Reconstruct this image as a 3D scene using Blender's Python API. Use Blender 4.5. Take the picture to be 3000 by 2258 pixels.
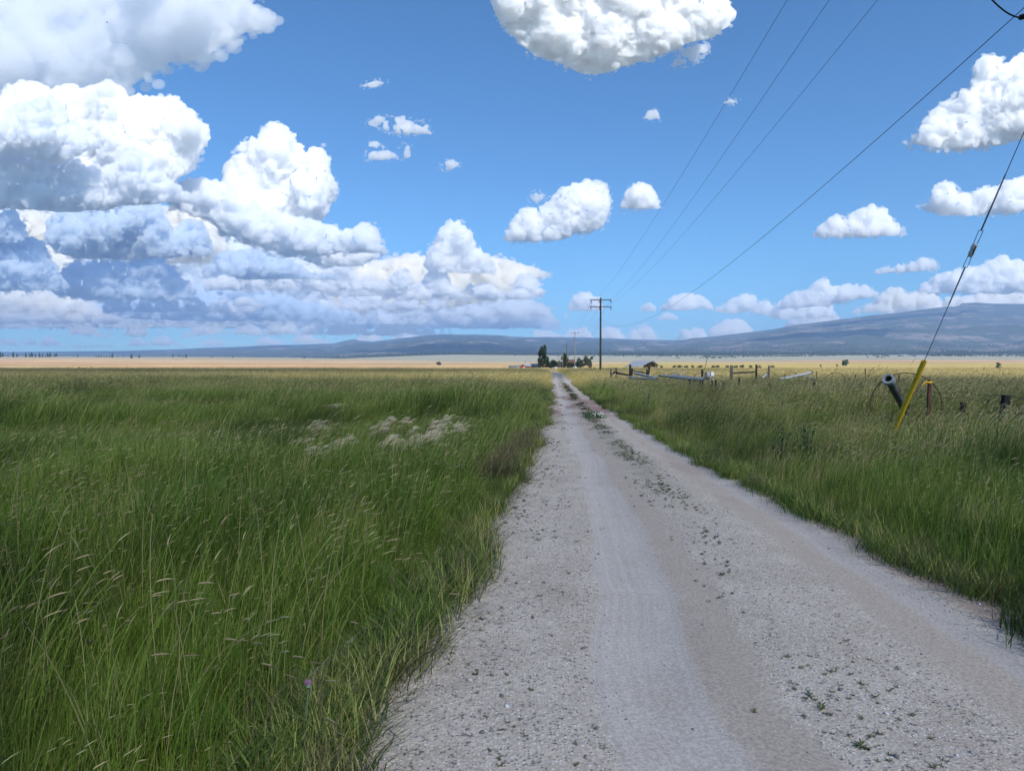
import bpy, bmesh, math, random
import numpy as np
from mathutils import Vector, Matrix, noise as mnoise
R = math.radians
S = bpy.context.scene
for o in list(bpy.data.objects): bpy.data.objects.remove(o)
COL = S.collection
EYE = 1.6
# ------------------------------------------------------------------ camera
F, CX, CY, HOR = 2050.0, 1500.0, 1129.0, 1070.0
PITCH = math.atan((CY - HOR) / F)
cam = bpy.data.cameras.new('camera'); camo = bpy.data.objects.new('camera', cam); COL.objects.link(camo)
cam.sensor_width = 36; cam.lens = 36 * F / 3000; cam.clip_start = 0.05; cam.clip_end = 250000
camo.location = (0, 0, EYE); camo.rotation_euler = (R(90) - PITCH, 0, 0)
S.camera = camo
def ray(px, py):
    x = (px - CX) / F; y = (CY - py) / F
    c, s = math.cos(PITCH), math.sin(PITCH)
    return (x, c + y * s, -s + y * c)
def at(px, py, Y):
    d = ray(px, py); t = Y / d[1]
    return Vector((d[0] * t, Y, EYE + d[2] * t))
def gx(px, Y): return (px - CX) / F * Y
def azel(px, py):
    d = ray(px, py); h = math.hypot(d[0], d[1])
    return math.atan2(d[0], d[1]), d[2] / h
def lin(r, g=None, b=None):
    if g is None: r, g, b = r
    f = lambda c: (c / 255) / 12.92 if c / 255 <= .04045 else ((c / 255 + .055) / 1.055) ** 2.4
    return (f(r), f(g), f(b), 1)
# ------------------------------------------------------------------ render look
S.view_settings.view_transform = 'Standard'; S.view_settings.look = 'None'
S.view_settings.exposure = 0.22; S.view_settings.gamma = 1
S.cycles.max_bounces = 6; S.cycles.diffuse_bounces = 3; S.cycles.transparent_max_bounces = 12
S.cycles.volume_bounces = 40; S.cycles.max_bounces = 40; S.cycles.transparent_max_bounces = 48
# ------------------------------------------------------------------ sun
SUN_EL, SUN_AZ = R(43), R(150)       # azimuth clockwise from +Y (the view), so behind and to the right
SD = Vector((math.cos(SUN_EL) * math.sin(SUN_AZ), math.cos(SUN_EL) * math.cos(SUN_AZ), math.sin(SUN_EL)))
sun = bpy.data.lights.new('sun', 'SUN'); suno = bpy.data.objects.new('sun', sun); COL.objects.link(suno)
sun.energy = 5.0; sun.angle = R(0.53); sun.color = (1.0, 0.95, 0.87)
suno.rotation_euler = SD.to_track_quat('Z', 'Y').to_euler(); suno.location = (0, -30, 60)
# ------------------------------------------------------------------ node helpers
class E:
    """a scalar socket with arithmetic"""
    def __init__(s, t, sock): s.t, s.s = t, sock
    def _m(s, op, *a, clamp=False):
        n = s.t.nodes.new('ShaderNodeMath'); n.operation = op; n.use_clamp = clamp
        for i, v in enumerate((s,) + a):
            if isinstance(v, E): s.t.links.new(v.s, n.inputs[i])
            else: n.inputs[i].default_value = v
        return E(s.t, n.outputs[0])
    def __add__(s, o): return s._m('ADD', o)
    __radd__ = __add__
    def __sub__(s, o): return s._m('SUBTRACT', o)
    def __rsub__(s, o): return s._m('MULTIPLY', -1.0)._m('ADD', o)
    def __mul__(s, o): return s._m('MULTIPLY', o)
    __rmul__ = __mul__
    def __truediv__(s, o): return s._m('DIVIDE', o)
    def min(s, o): return s._m('MINIMUM', o)
    def max(s, o): return s._m('MAXIMUM', o)
    def abs(s): return s._m('ABSOLUTE')
    def pow(s, o): return s._m('POWER', o)
    def clamp(s): return s._m('ADD', 0.0, clamp=True)
def smooth(x, a, b, lo=0.0, hi=1.0):
    n = x.t.nodes.new('ShaderNodeMapRange'); n.interpolation_type = 'SMOOTHSTEP'
    x.t.links.new(x.s, n.inputs['Value'])
    for k, v in (('From Min', a), ('From Max', b), ('To Min', lo), ('To Max', hi)): n.inputs[k].default_value = v
    return E(x.t, n.outputs[0])
def comb(t, x, y, z=0.0):
    n = t.nodes.new('ShaderNodeCombineXYZ')
    for i, v in enumerate((x, y, z)):
        if isinstance(v, E): t.links.new(v.s, n.inputs[i])
        else: n.inputs[i].default_value = v
    return n.outputs[0]
def sep(t, v):
    n = t.nodes.new('ShaderNodeSeparateXYZ'); t.links.new(v, n.inputs[0])
    return [E(t, n.outputs[i]) for i in range(3)]
def noise(t, v, scale, detail=4, rough=.55, dim='3D', dist=0.0, col=False):
    n = t.nodes.new('ShaderNodeTexNoise'); n.noise_dimensions = dim
    if v is not None: t.links.new(v, n.inputs['Vector'])
    n.inputs['Scale'].default_value = scale; n.inputs['Detail'].default_value = detail
    n.inputs['Roughness'].default_value = rough; n.inputs['Distortion'].default_value = dist
    return n.outputs['Color'] if col else E(t, n.outputs['Fac'])
def voronoi(t, v, scale, detail=0, rough=.5, dim='2D', feature='F1', out='Distance'):
    n = t.nodes.new('ShaderNodeTexVoronoi'); n.voronoi_dimensions = dim; n.feature = feature
    t.links.new(v, n.inputs['Vector']); n.inputs['Scale'].default_value = scale
    n.inputs['Detail'].default_value = detail; n.inputs['Roughness'].default_value = rough
    if feature == 'SMOOTH_F1': n.inputs['Smoothness'].default_value = .6
    return E(t, n.outputs['Distance']) if out == 'Distance' else n.outputs[out]
def mix(t, f, a, b, blend='MIX'):
    n = t.nodes.new('ShaderNodeMix'); n.data_type = 'RGBA'; n.blend_type = blend
    for i, v in ((0, f), (6, a), (7, b)):
        if isinstance(v, E): t.links.new(v.s, n.inputs[i])
        elif isinstance(v, bpy.types.NodeSocket): t.links.new(v, n.inputs[i])
        elif isinstance(v, (int, float)): n.inputs[i].default_value = v if i == 0 else (v, v, v, 1)
        else: n.inputs[i].default_value = (tuple(v) + (1,))[:4]
    return n.outputs[2]
# ------------------------------------------------------------------ sky with clouds, all in directions (azimuth, elevation)
W = bpy.data.worlds.new('World'); S.world = W; W.use_nodes = True
SKY_STRENGTH = 0.10
SKYMUL = (.46, .88, 1.24)
def build_sky():
    t = W.node_tree; t.nodes.clear()
    out = t.nodes.new('ShaderNodeOutputWorld'); bg = t.nodes.new('ShaderNodeBackground')
    sky = t.nodes.new('ShaderNodeTexSky'); sky.sky_type = 'NISHITA'; sky.sun_disc = False
    sky.sun_elevation = SUN_EL; sky.sun_rotation = SUN_AZ
    sky.air_density = 1.2; sky.dust_density = 0.3; sky.ozone_density = 2.0; sky.altitude = 1300
    t.links.new(mix(t, 1.0, sky.outputs[0], SKYMUL, 'MULTIPLY'), bg.inputs['Color'])
    bg.inputs['Strength'].default_value = SKY_STRENGTH
    t.links.new(bg.outputs[0], out.inputs[0])
build_sky()
# ------------------------------------------------------------------ mesh and material helpers
def mesh_np(name, V, Fc, mat=None, smooth=True, col=None):
    me = bpy.data.meshes.new(name)
    V = np.ascontiguousarray(V, dtype=np.float32); Fc = np.ascontiguousarray(Fc, dtype=np.int32)
    k = Fc.shape[1]; n = len(Fc)
    me.vertices.add(len(V)); me.vertices.foreach_set('co', V.ravel())
    me.loops.add(n * k); me.loops.foreach_set('vertex_index', Fc.ravel())
    me.polygons.add(n); me.polygons.foreach_set('loop_start', np.arange(0, n * k, k, dtype=np.int32))
    me.polygons.foreach_set('loop_total', np.full(n, k, dtype=np.int32))
    me.polygons.foreach_set('use_smooth', np.full(n, smooth, dtype=bool))
    me.update(calc_edges=True)
    if mat: me.materials.append(mat)
    return me
def link(name, me, parent=None, **props):
    o = bpy.data.objects.new(name, me); COL.objects.link(o)
    if parent: o.parent = parent
    for k, v in props.items(): o[k] = v
    return o
def mat(name, base=None, rough=.9, build=None, spec=.2):
    m = bpy.data.materials.new(name); m.use_nodes = True; t = m.node_tree
    p = t.nodes['Principled BSDF']; p.inputs['Roughness'].default_value = rough
    p.inputs['Specular IOR Level'].default_value = spec
    if base: p.inputs['Base Color'].default_value = (tuple(base) + (1,))[:4]
    if build: build(t, p)
    return m
def hash3(i, j, k):
    n = (i * 374761393 + j * 668265263 + k * 2147483647 // 7) & 0x7fffffff
    n = (n ^ (n >> 13)) * 1274126177 & 0x7fffffff
    return ((n ^ (n >> 16)) & 0xffff) / 65535.0
def vnoise(P):
    """smooth value noise, vectorised, -1..1"""
    I = np.floor(P).astype(np.int64); f = P - I; f = f * f * (3 - 2 * f)
    r = 0
    for dx in (0, 1):
        for dy in (0, 1):
            for dz in (0, 1):
                w = (f[:, 0] if dx else 1 - f[:, 0]) * (f[:, 1] if dy else 1 - f[:, 1]) * (f[:, 2] if dz else 1 - f[:, 2])
                r = r + w * hash3(I[:, 0] + dx, I[:, 1] + dy, I[:, 2] + dz)
    return r * 2 - 1
def ico(sub):
    bm = bmesh.new(); bmesh.ops.create_icosphere(bm, subdivisions=sub, radius=1)
    V = np.array([v.co[:] for v in bm.verts]); Fc = np.array([[v.index for v in f.verts] for f in bm.faces]); bm.free()
    return V, Fc
ICO = {k: ico(k) for k in (1, 2, 3, 4, 5)}
# ------------------------------------------------------------------ clouds: real heaps of vapour far out over the plain
CK = {'white': (.9972, .9976, .9984), 'cream': (.9998, .990, .966), 'pale': (.978, .985, .995), 'sheet': (.955, .967, .986), 'grey': (.90, .94, .978), 'thin': (.999, .999, .999)}  # grey: shade on the left decks, put in as absorption
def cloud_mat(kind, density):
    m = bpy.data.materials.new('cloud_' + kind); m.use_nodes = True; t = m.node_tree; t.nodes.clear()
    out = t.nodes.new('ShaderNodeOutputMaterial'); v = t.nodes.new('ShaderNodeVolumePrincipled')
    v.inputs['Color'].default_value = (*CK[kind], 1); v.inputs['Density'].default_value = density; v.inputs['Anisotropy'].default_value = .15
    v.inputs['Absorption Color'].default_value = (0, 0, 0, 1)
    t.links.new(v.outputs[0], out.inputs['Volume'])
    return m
def seg_dist(P, poly):
    best = np.full(len(P), 1e9)
    for a, b in zip(poly, poly[1:] + poly[:1]):
        a = np.array(a, float); b = np.array(b, float); ab = b - a; L = max((ab * ab).sum(), 1e-9)
        tt = np.clip(((P - a) @ ab) / L, 0, 1); q = a + tt[:, None] * ab
        best = np.minimum(best, np.hypot(*(P - q).T))
    return best
NCL = [0]
def voxel_union(V, Fc, vs):
    """melts overlapping puffs into one closed skin"""
    tmp = bpy.data.objects.new('tmp', mesh_np('tmp', V, Fc)); COL.objects.link(tmp)
    md = tmp.modifiers.new('r', 'REMESH'); md.mode = 'VOXEL'; md.voxel_size = vs; md.adaptivity = 0
    ev = tmp.evaluated_get(bpy.context.evaluated_depsgraph_get()); me = ev.to_mesh()
    V = np.empty(len(me.vertices) * 3, np.float32); me.vertices.foreach_get('co', V); V = V.reshape(-1, 3).astype(float)
    nn = np.empty(len(V) * 3, np.float32); me.vertices.foreach_get('normal', nn); nn = nn.reshape(-1, 3)
    Fc = np.empty(len(me.polygons) * 4, np.int32); me.loops.foreach_get('vertex_index', Fc); Fc = Fc.reshape(-1, 4)
    ev.to_mesh_clear(); tm = tmp.data; bpy.data.objects.remove(tmp); bpy.data.meshes.remove(tm)
    return V, nn, Fc
def puffs(G, squash=1.0):
    VV, FF, off = [], [], 0
    for sub_, a, b in ((1, 0, 8), (2, 8, 30), (3, 30, 1e9)):
        g = G[(G[:, 3] >= a) & (G[:, 3] < b)]
        if not len(g): continue
        T, Tf = ICO[sub_]; n = len(g)
        VV.append((g[:, None, [0, 2, 1]] + T[None] * np.array([1, 1, -squash]) * g[:, None, 3:4]).reshape(-1, 3))
        FF.append((np.arange(n)[:, None, None] * len(T) + Tf[None]).reshape(-1, 3) + off); off += n * len(T)
    return np.vstack(VV), np.vstack(FF)
def px_world(V, Y):
    x = (V[:, 0] - CX) / F; y = (CY - V[:, 2]) / F; c, s = math.cos(PITCH), math.sin(PITCH)
    yy = c + y * s; zz = -s + y * c; t_ = (Y + V[:, 1] * Y / F) / yy
    return np.c_[x * t_, yy * t_, EYE + zz * t_]
def build_cloud(label, top, bot, H, kind='white', rmax=70, rmin=5, kids=8, squash=1.0, seed=None, Y=None, group=None, rough=.16, voxel=None, mfp=None, fringe=1.15, spread=1.3):
    """fills a traced outline with heaped puffs at the distance where its flat base is H metres up"""
    voxel = voxel or (3.3 if rmax > 40 else 2.6)
    NCL[0] += 1; rng = np.random.default_rng(seed or NCL[0])
    top = sorted(top); bot = sorted(bot)
    tx, ty = zip(*top); bx, by = zip(*bot)
    lo, hi = max(tx[0], bx[0]), min(tx[-1], bx[-1])
    poly = [p for p in top] + [p for p in bot[::-1]]
    if Y is None:
        yb = np.interp(np.linspace(lo, hi, 30), bx, by).mean()
        Y = H * F / max(HOR - yb, 6)
    mpp = Y / F
    def inside(P, m=0.0):
        t_ = np.interp(P[:, 0], tx, ty); b_ = np.interp(P[:, 0], bx, by)
        return (P[:, 1] > t_ + m) & (P[:, 1] < b_ - m) & (P[:, 0] > lo) & (P[:, 0] < hi)
    N = 5000
    C = np.c_[rng.uniform(lo, hi, N), rng.uniform(min(ty), max(by), N)]
    C = C[inside(C)]
    d = seg_dist(C, poly)
    o = np.argsort(-d * rng.uniform(.7, 1.0, len(d))); C, d = C[o], d[o]
    acc = []; ar = np.zeros(0); ac = np.zeros((0, 2))
    for c, r in zip(C, d):
        r = min(r, rmax * rng.uniform(.6, 1.0))
        if r < rmin: continue
        if len(ar) and (np.hypot(*(ac - c).T) < .62 * np.maximum(ar, r * .9)).any(): continue
        ac = np.vstack([ac, c]); ar = np.append(ar, r)
    if kind == 'thin' and len(ac) > 6: q_ = vnoise(np.c_[ac / 14, np.full(len(ac), NCL[0])]) > -.12; ac, ar = ac[q_], ar[q_] * .75
    # (px, py, depth in px, radius in px)
    dep = rng.uniform(-.5, .5, len(ar)) * np.minimum(rmax, ar.max() if len(ar) else 1)
    L0 = np.c_[ac, dep - ar * .2, ar]
    allp = [L0]; par = L0
    for lev, (nk, f0, f1) in enumerate(((kids, .32, .58), (max(kids // 2, 2), .34, .55))):
        par = par[par[:, 3] > (9 if lev == 0 else 12)]
        if not len(par): break
        P = np.repeat(par, nk, 0); u = rng.normal(size=(len(P), 3)); u[:, 2] = -abs(u[:, 2]) * .9; u[:, 1] -= .35
        u /= np.linalg.norm(u, axis=1)[:, None]
        r = P[:, 3] * rng.uniform(f0, f1, len(P))
        q = np.c_[P[:, 0] + u[:, 0] * P[:, 3] * .86, P[:, 1] + u[:, 1] * P[:, 3] * .86, P[:, 2] + u[:, 2] * P[:, 3] * .86, r]
        ok = inside(q[:, :2]) & (seg_dist(q[:, :2], poly) > r * .45)
        par = q[ok]; allp.append(par)
    A = np.vstack(allp)
    V, Fc = puffs(A, squash)
    V, nn, Fc = voxel_union(V, Fc, voxel)
    q = V / 34 + NCL[0] * 7.3
    disp = (1 - 2.6 * abs(vnoise(q))) * 7.5 + (1 - 2.6 * abs(vnoise(q * 2.1 + 5))) * 6.0 + (1 - 2.6 * abs(vnoise(q * 4.7 + 9))) * 2.7 + vnoise(q * 9.7 + 3) * 1.3
    V = V + nn * (disp * rough / .16 * min(1.0, rmax / 40))[:, None]
    b_ = np.interp(V[:, 0], bx, by) + (vnoise(V / 60) * 7 + vnoise(V / 22) * 3) * min(1, rmax / 50)      # the nearly level base
    over = V[:, 2] - b_
    V[:, 2] = np.where(over > 0, b_ + over * .22, V[:, 2])
    Wd = px_world(V, Y)
    org = Wd.mean(0); me = mesh_np('cloud', Wd - org, Fc[:, ::-1], cloud_mat(kind, 1 / ((mfp or (11 if kind == 'thin' else 8)) * mpp)))
    ob = link('cloud', me, label=label, category='cloud', kind='structure', group=group or 'clouds in the sky'); ob.location = org
    # torn scraps and thin vapour round the rim
    P2 = []
    cl = poly + poly[:1]; k_ = min(1.0, rmax / 45)
    for p0, p1 in zip(cl, cl[1:]):
        L = math.hypot(p1[0] - p0[0], p1[1] - p0[1]); n = int(L / 2.0 * fringe)
        t_ = rng.random(n); P2.append(np.c_[p0[0] + (p1[0] - p0[0]) * t_, p0[1] + (p1[1] - p0[1]) * t_])
    P2 = np.vstack(P2); n = len(P2)
    P2 = P2 + rng.normal(0, (1.5 + 3.2 * k_) * spread, (n, 2)); lump = vnoise(np.c_[P2 / 17, np.full(n, NCL[0])]); keep = lump > -.25
    P2 = P2[keep]; n = len(P2)
    if n > 8:
        r = (2.2 + 5.5 * k_ * rng.random(n) ** 1.3) * spread
        V, Fc = puffs(np.c_[P2, rng.normal(0, rmax * .35, n) - rmax * .15, r], .75)
        V, nn, Fc = voxel_union(V, Fc, 1.7 * spread ** .5)
        V = V + nn * (vnoise(V / 5.0) * 1.1 + vnoise(V / 2.4) * .6)[:, None]
        me = mesh_np('cloud_fringe', px_world(V, Y) - org, Fc[:, ::-1], cloud_mat(kind, 1 / (17 * spread * mpp))); link('cloud_fringe', me, ob)
    return len(V)
def row(seed, x0, x1, yb, hmin, hmax, wmin, wmax, gap=.2):
    """a rank of small cumulus standing on one flat base"""
    r = random.Random(seed); top, x = [], x0
    top.append((x0 - 2, yb + 4))
    while x < x1:
        w = r.uniform(wmin, wmax)
        if r.random() < gap:
            top += [(x + 2, yb + 6), (x + w * .7, yb + 6)]; x += w * .75; continue
        h = r.uniform(hmin, hmax)
        for q, m in ((.06, .25), (.22, .75), (.42, 1.0), (.6, .9), (.8, .6), (.95, .2)):
            top.append((x + w * q, yb - h * m * r.uniform(.85, 1.1)))
        x += w
    return top, [(x0, yb), (x1, yb)]
def clouds():
    B = build_cloud
    B('vast distant blue-grey cloud behind all the others on the left', [(-260, 560), (300, 560), (620, 640), (900, 700), (1050, 790), (1250, 830), (1520, 850), (1600, 900), (1650, 950)], [(-260, 960), (1650, 966)], 0, 'pale', Y=66000, rmax=60, rmin=8, kids=3, rough=.06, mfp=18, fringe=0)
    # behind everything: haze-coloured far decks over the left horizon
    def rw(seed, x0, x1, yb, hmin, hmax, wmin, wmax, gap, H, kind, label, **k):
        a, b = row(seed, x0, x1, yb, hmin, hmax, wmin, wmax, gap); B(label, a, b, H, kind, rmax=hmax * .5, rmin=3, kids=6, **k)
    rw(10, -180, 1000, 1012, 10, 30, 50, 120, .45, 1500, 'pale', 'lowest and farthest streak of small clouds on the left horizon')
    rw(9, 850, 1640, 1006, 20, 52, 60, 150, .10, 1500, 'cream', 'cream heaps of cloud just above the middle hill')
    rw(7, 200, 1260, 980, 24, 60, 60, 150, .1, 1700, 'cream', 'low rank of small cream clouds left of the middle hill')
    rw(6, -180, 700, 958, 26, 66, 60, 150, .12, 1700, 'cream', 'peach tinted rank of small clouds low on the left')
    rw(31, 300, 1240, 948, 24, 60, 60, 150, .08, 1700, 'pale', 'bluish rank of flat clouds above the left hills')
    rw(33, 640, 1180, 850, 40, 90, 70, 140, .0, 1900, 'white', 'white heaps crowding the sky between the grey decks and the anvil')
    rw(34, 300, 760, 915, 26, 60, 60, 120, .2, 0, 'white', 'bright small heaps standing in front of the long grey deck', Y=19000)
    rw(8, 1180, 1600, 930, 22, 54, 60, 130, .15, 1700, 'pale', 'small clouds under the right end of the anvil')
    rw(4, 560, 1280, 908, 34, 80, 70, 150, .0, 1800, 'white', 'rank of white heaps below the anvil cloud')
    rw(5, 1180, 1585, 876, 18, 56, 60, 130, .1, 1800, 'white', 'white knobbly clouds under the tip of the anvil')
    rw(3, 930, 1570, 868, 24, 78, 70, 160, .0, 1900, 'white', 'broad bank of white cauliflower cloud below the anvil')
    B('smooth cream anvil of a far storm cloud with a pointed right tip', [(930, 830), (1010, 772), (1140, 762), (1190, 742), (1225, 745), (1260, 757), (1380, 748), (1440, 752), (1500, 768), (1560, 782), (1600, 798), (1612, 803)],
      [(930, 930), (1300, 910), (1450, 880), (1500, 855), (1540, 832), (1600, 808), (1612, 804)], 0, 'cream', Y=36000, rmax=45, rmin=3, kids=3, rough=.07)
    B('upright white cumulus head rising out of the anvil', [(1245, 790), (1262, 735), (1282, 700), (1300, 672), (1325, 655), (1350, 648), (1366, 668), (1382, 700), (1385, 730), (1410, 745), (1450, 775)], [(1245, 796), (1450, 796)],
      0, 'white', Y=19000, rmax=38, rmin=4)
    B('cream tower of cloud glowing between dark masses at the far left', [(20, 660), (60, 622), (100, 618), (150, 640), (200, 700), (215, 780), (235, 870)], [(20, 870), (235, 875)], 0, 'cream', Y=24000, rmax=50)
    B('bright cream cloud seen through the gap in the dark bank', [(440, 720), (470, 640), (520, 596), (590, 600), (640, 660), (650, 720), (680, 760)], [(440, 770), (680, 770)], 0, 'cream', Y=24000, rmax=45)
    B('peach coloured heap low at the left edge', [(-180, 850), (0, 845), (120, 850), (180, 862), (215, 850), (260, 900), (350, 925), (370, 942)], [(-180, 944), (370, 948)], 0, 'cream', Y=21500, rmax=36, rmin=4)
    # blue-grey decks: shade from higher clouds put into the vapour colour
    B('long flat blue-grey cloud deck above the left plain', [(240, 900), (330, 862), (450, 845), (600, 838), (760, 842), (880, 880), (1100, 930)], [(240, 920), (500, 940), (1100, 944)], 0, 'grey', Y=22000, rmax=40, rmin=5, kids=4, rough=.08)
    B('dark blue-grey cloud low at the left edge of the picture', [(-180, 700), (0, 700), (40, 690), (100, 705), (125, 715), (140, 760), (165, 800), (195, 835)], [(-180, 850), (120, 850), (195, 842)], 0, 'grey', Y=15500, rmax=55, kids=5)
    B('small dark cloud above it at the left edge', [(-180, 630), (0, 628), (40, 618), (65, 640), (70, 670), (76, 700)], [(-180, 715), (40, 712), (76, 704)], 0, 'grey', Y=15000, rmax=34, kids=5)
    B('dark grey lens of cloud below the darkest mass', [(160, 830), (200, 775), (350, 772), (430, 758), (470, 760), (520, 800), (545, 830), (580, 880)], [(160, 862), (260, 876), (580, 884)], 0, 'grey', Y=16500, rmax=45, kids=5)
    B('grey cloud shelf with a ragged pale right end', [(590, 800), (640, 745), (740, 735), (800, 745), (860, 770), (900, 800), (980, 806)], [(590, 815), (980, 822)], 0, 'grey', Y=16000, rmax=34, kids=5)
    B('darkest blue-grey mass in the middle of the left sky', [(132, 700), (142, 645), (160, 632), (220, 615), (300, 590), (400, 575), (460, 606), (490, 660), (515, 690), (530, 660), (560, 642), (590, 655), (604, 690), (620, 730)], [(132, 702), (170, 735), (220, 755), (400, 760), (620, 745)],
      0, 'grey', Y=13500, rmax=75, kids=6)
    B('small bright fleck of cloud under the darkest mass', [(600, 835), (618, 815), (650, 805), (690, 815), (702, 840)], [(600, 850), (702, 852)], 0, 'white', Y=15000, rmax=20, rmin=3)
    B('little white cloud right of the dark shelf', [(682, 888), (700, 872), (730, 868), (745, 886), (782, 890)], [(682, 897), (782, 900)], 0, 'white', Y=15000, rmax=12, rmin=2)
    # big left cumulus
    B('great bright white cumulus on the left', [(-180, 300), (0, 285), (30, 258), (60, 243), (100, 252), (130, 275), (180, 272), (205, 258), (240, 276), (280, 262), (312, 246), (350, 262), (370, 290), (420, 288), (445, 300), (462, 308), (480, 284), (520, 300), (545, 330), (575, 338), (588, 380), (594, 420)],
      [(-180, 600), (300, 610), (440, 585), (500, 555), (520, 520), (560, 500), (580, 470), (594, 425)], 0, 'white', Y=10500, rmax=95, rmin=6, kids=10)
    B('grey fringed cloud in front of the great cumulus at the left edge', [(-180, 320), (0, 335), (60, 312), (120, 296), (160, 300), (180, 330), (210, 370), (260, 395), (290, 412), (296, 430)], [(-180, 455), (60, 452), (120, 466), (180, 480), (250, 440), (296, 432)],
      0, 'pale', Y=8200, rmax=60, kids=8, fringe=0)
    B('long grey based bank along the foot of the great cumulus', [(-180, 470), (0, 450), (60, 440), (120, 470), (170, 480), (290, 490), (300, 510), (370, 455), (390, 438), (425, 450), (445, 475), (460, 510), (500, 540), (560, 575), (640, 592)],
      [(-180, 606), (100, 612), (180, 622), (330, 604), (480, 596), (640, 600)], 0, 'pale', Y=8700, rmax=60, kids=8, fringe=0)
    B('tall white cauliflower tower of cumulus left of centre', [(645, 600), (655, 530), (668, 500), (690, 484), (706, 462), (700, 430), (712, 416), (740, 416), (768, 402), (774, 376), (792, 366), (820, 368), (842, 384), (858, 408), (878, 436), (888, 455), (906, 442), (940, 436), (952, 446), (957, 500), (972, 536), (982, 560)],
      [(645, 690), (850, 700), (880, 665), (935, 655), (957, 620), (974, 580), (982, 564)], 0, 'white', Y=11500, rmax=70, rmin=5, kids=12)
    B('grey shelf of cloud sloping down from the white tower', [(490, 600), (520, 545), (560, 532), (640, 536), (700, 565), (760, 590), (830, 640), (900, 650), (960, 662), (1000, 682), (1040, 680), (1056, 658), (1080, 654), (1098, 672), (1108, 700), (1130, 728)],
      [(490, 602), (600, 640), (700, 705), (850, 752), (930, 748), (1000, 738), (1130, 738)], 0, 'pale', Y=10800, rmax=60, rmin=5, kids=8)
    B('ragged white tuft under the end of the grey shelf', [(895, 748), (915, 725), (960, 722), (1010, 735), (1060, 715), (1105, 710), (1118, 742)], [(895, 764), (960, 785), (1060, 778), (1118, 748)], 0, 'white', Y=12500, rmax=26, rmin=3)
    B('smooth pale sheet of cloud filling the top left corner', [(-250, -260), (500, -260), (600, -200), (660, -120), (700, -40), (735, 10), (792, 50)], [(-250, 330), (60, 300), (200, 275), (330, 262), (380, 256), (430, 222), (500, 182), (570, 176), (640, 146), (700, 108), (760, 70), (792, 54)],
      0, 'sheet', Y=13500, rmax=110, rmin=5, kids=4, rough=.08, mfp=40, fringe=1.0, spread=3.0)
    B('white cloud hanging at the top of the sky, right of centre', [(1420, -260), (2100, -260), (2128, 0), (2134, 60)], [(1420, -60), (1448, 30), (1462, 60), (1500, 98), (1530, 130), (1570, 165), (1620, 175), (1680, 205), (1740, 222), (1800, 205), (1850, 182), (1900, 178), (1960, 150), (2030, 122), (2090, 108), (2134, 70)],
      0, 'white', Y=5200, rmax=90, rmin=6, kids=8)
    B('torn scrap below the right end of the top cloud', [(1970, 190), (2000, 140), (2040, 125), (2074, 128)], [(1970, 196), (2000, 194), (2040, 184), (2074, 150)], 0, 'thin', Y=5600, rmax=16, rmin=2, kids=4, fringe=2, spread=1.6)
    # right
    B('large white cumulus with a grey base at the upper right edge', [(2655, 420), (2700, 385), (2740, 320), (2770, 310), (2800, 280), (2845, 270), (2860, 200), (2880, 172), (2905, 168), (2935, 178), (2948, 200), (2960, 190), (3000, 165), (3100, 150), (3200, 200)],
      [(2655, 425), (2700, 425), (2760, 438), (2800, 440), (2900, 428), (3000, 405), (3200, 400)], 0, 'white', Y=6500, rmax=70, rmin=5, kids=10)
    B('long white cloud at the right edge above the insulator', [(2700, 608), (2725, 590), (2745, 550), (2770, 533), (2800, 545), (2805, 575), (2850, 570), (2890, 548), (2910, 560), (2950, 535), (3000, 522), (3200, 500)], [(2700, 612), (2760, 630), (2850, 634), (3000, 620), (3200, 620)], 2000, 'white', rmax=34, rmin=3)
    B('flat based white cloud alone left of the guy wire', [(2385, 690), (2410, 660), (2440, 642), (2490, 640), (2530, 615), (2560, 606), (2595, 618), (2610, 650), (2645, 672), (2652, 682)], [(2385, 694), (2450, 698), (2560, 692), (2652, 684)], 2000, 'white', rmax=34, rmin=3)
    B('double humped white cloud above the anvil tip', [(1478, 700), (1500, 650), (1530, 620), (1545, 615), (1580, 622), (1620, 590), (1640, 560), (1690, 545), (1720, 532), (1750, 534), (1780, 560), (1788, 600)], [(1478, 704), (1560, 706), (1640, 702), (1700, 684), (1760, 672), (1775, 640), (1788, 604)], 2000, 'white', rmax=34, rmin=3, kids=10)
    B('small rounded triangular cloud right of the double humped one', [(1818, 608), (1835, 570), (1855, 548), (1880, 534), (1905, 550), (1925, 585), (1932, 606)], [(1818, 612), (1932, 613)], 2000, 'white', rmax=26, rmin=3)
    for q, lb in (([(1066, 465), (1080, 418), (1110, 412), (1125, 440), (1160, 444), (1180, 420), (1200, 430), (1206, 462)], 'larger ragged cloudlet in the blue gap right of the white tower'),
              ([(1070, 362), (1100, 342), (1180, 338), (1215, 358), (1235, 350), (1260, 370), (1266, 392)], 'wisp of cloud above the ragged cloudlet'),
              ([(1285, 495), (1300, 470), (1325, 468), (1346, 480)], 'tiny puff below and right of the ragged cloudlet'),
              ([(1060, 252), (1080, 240), (1130, 232), (1137, 240)], 'faintest high wisp above the gap in the clouds'),
              ([(1545, 590), (1560, 562), (1580, 556), (1602, 572)], 'thin scrap left of the double humped cloud'),
              ([(1886, 346), (1900, 322), (1925, 322), (1932, 346)], 'faint wisp below the top cloud and left of the power lines'),
              ([(2120, 300), (2140, 290), (2160, 294)], 'faint smear of cloud between the power lines')):
        B(lb, q, [(q[0][0], q[0][1] + 4), ((q[0][0] + q[-1][0]) / 2, max(q[0][1], q[-1][1]) + 6), (q[-1][0], q[-1][1] + 4)], 2200, 'thin', rmax=13, rmin=1.6, kids=5, fringe=.7, spread=1.4, mfp=9)
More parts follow.
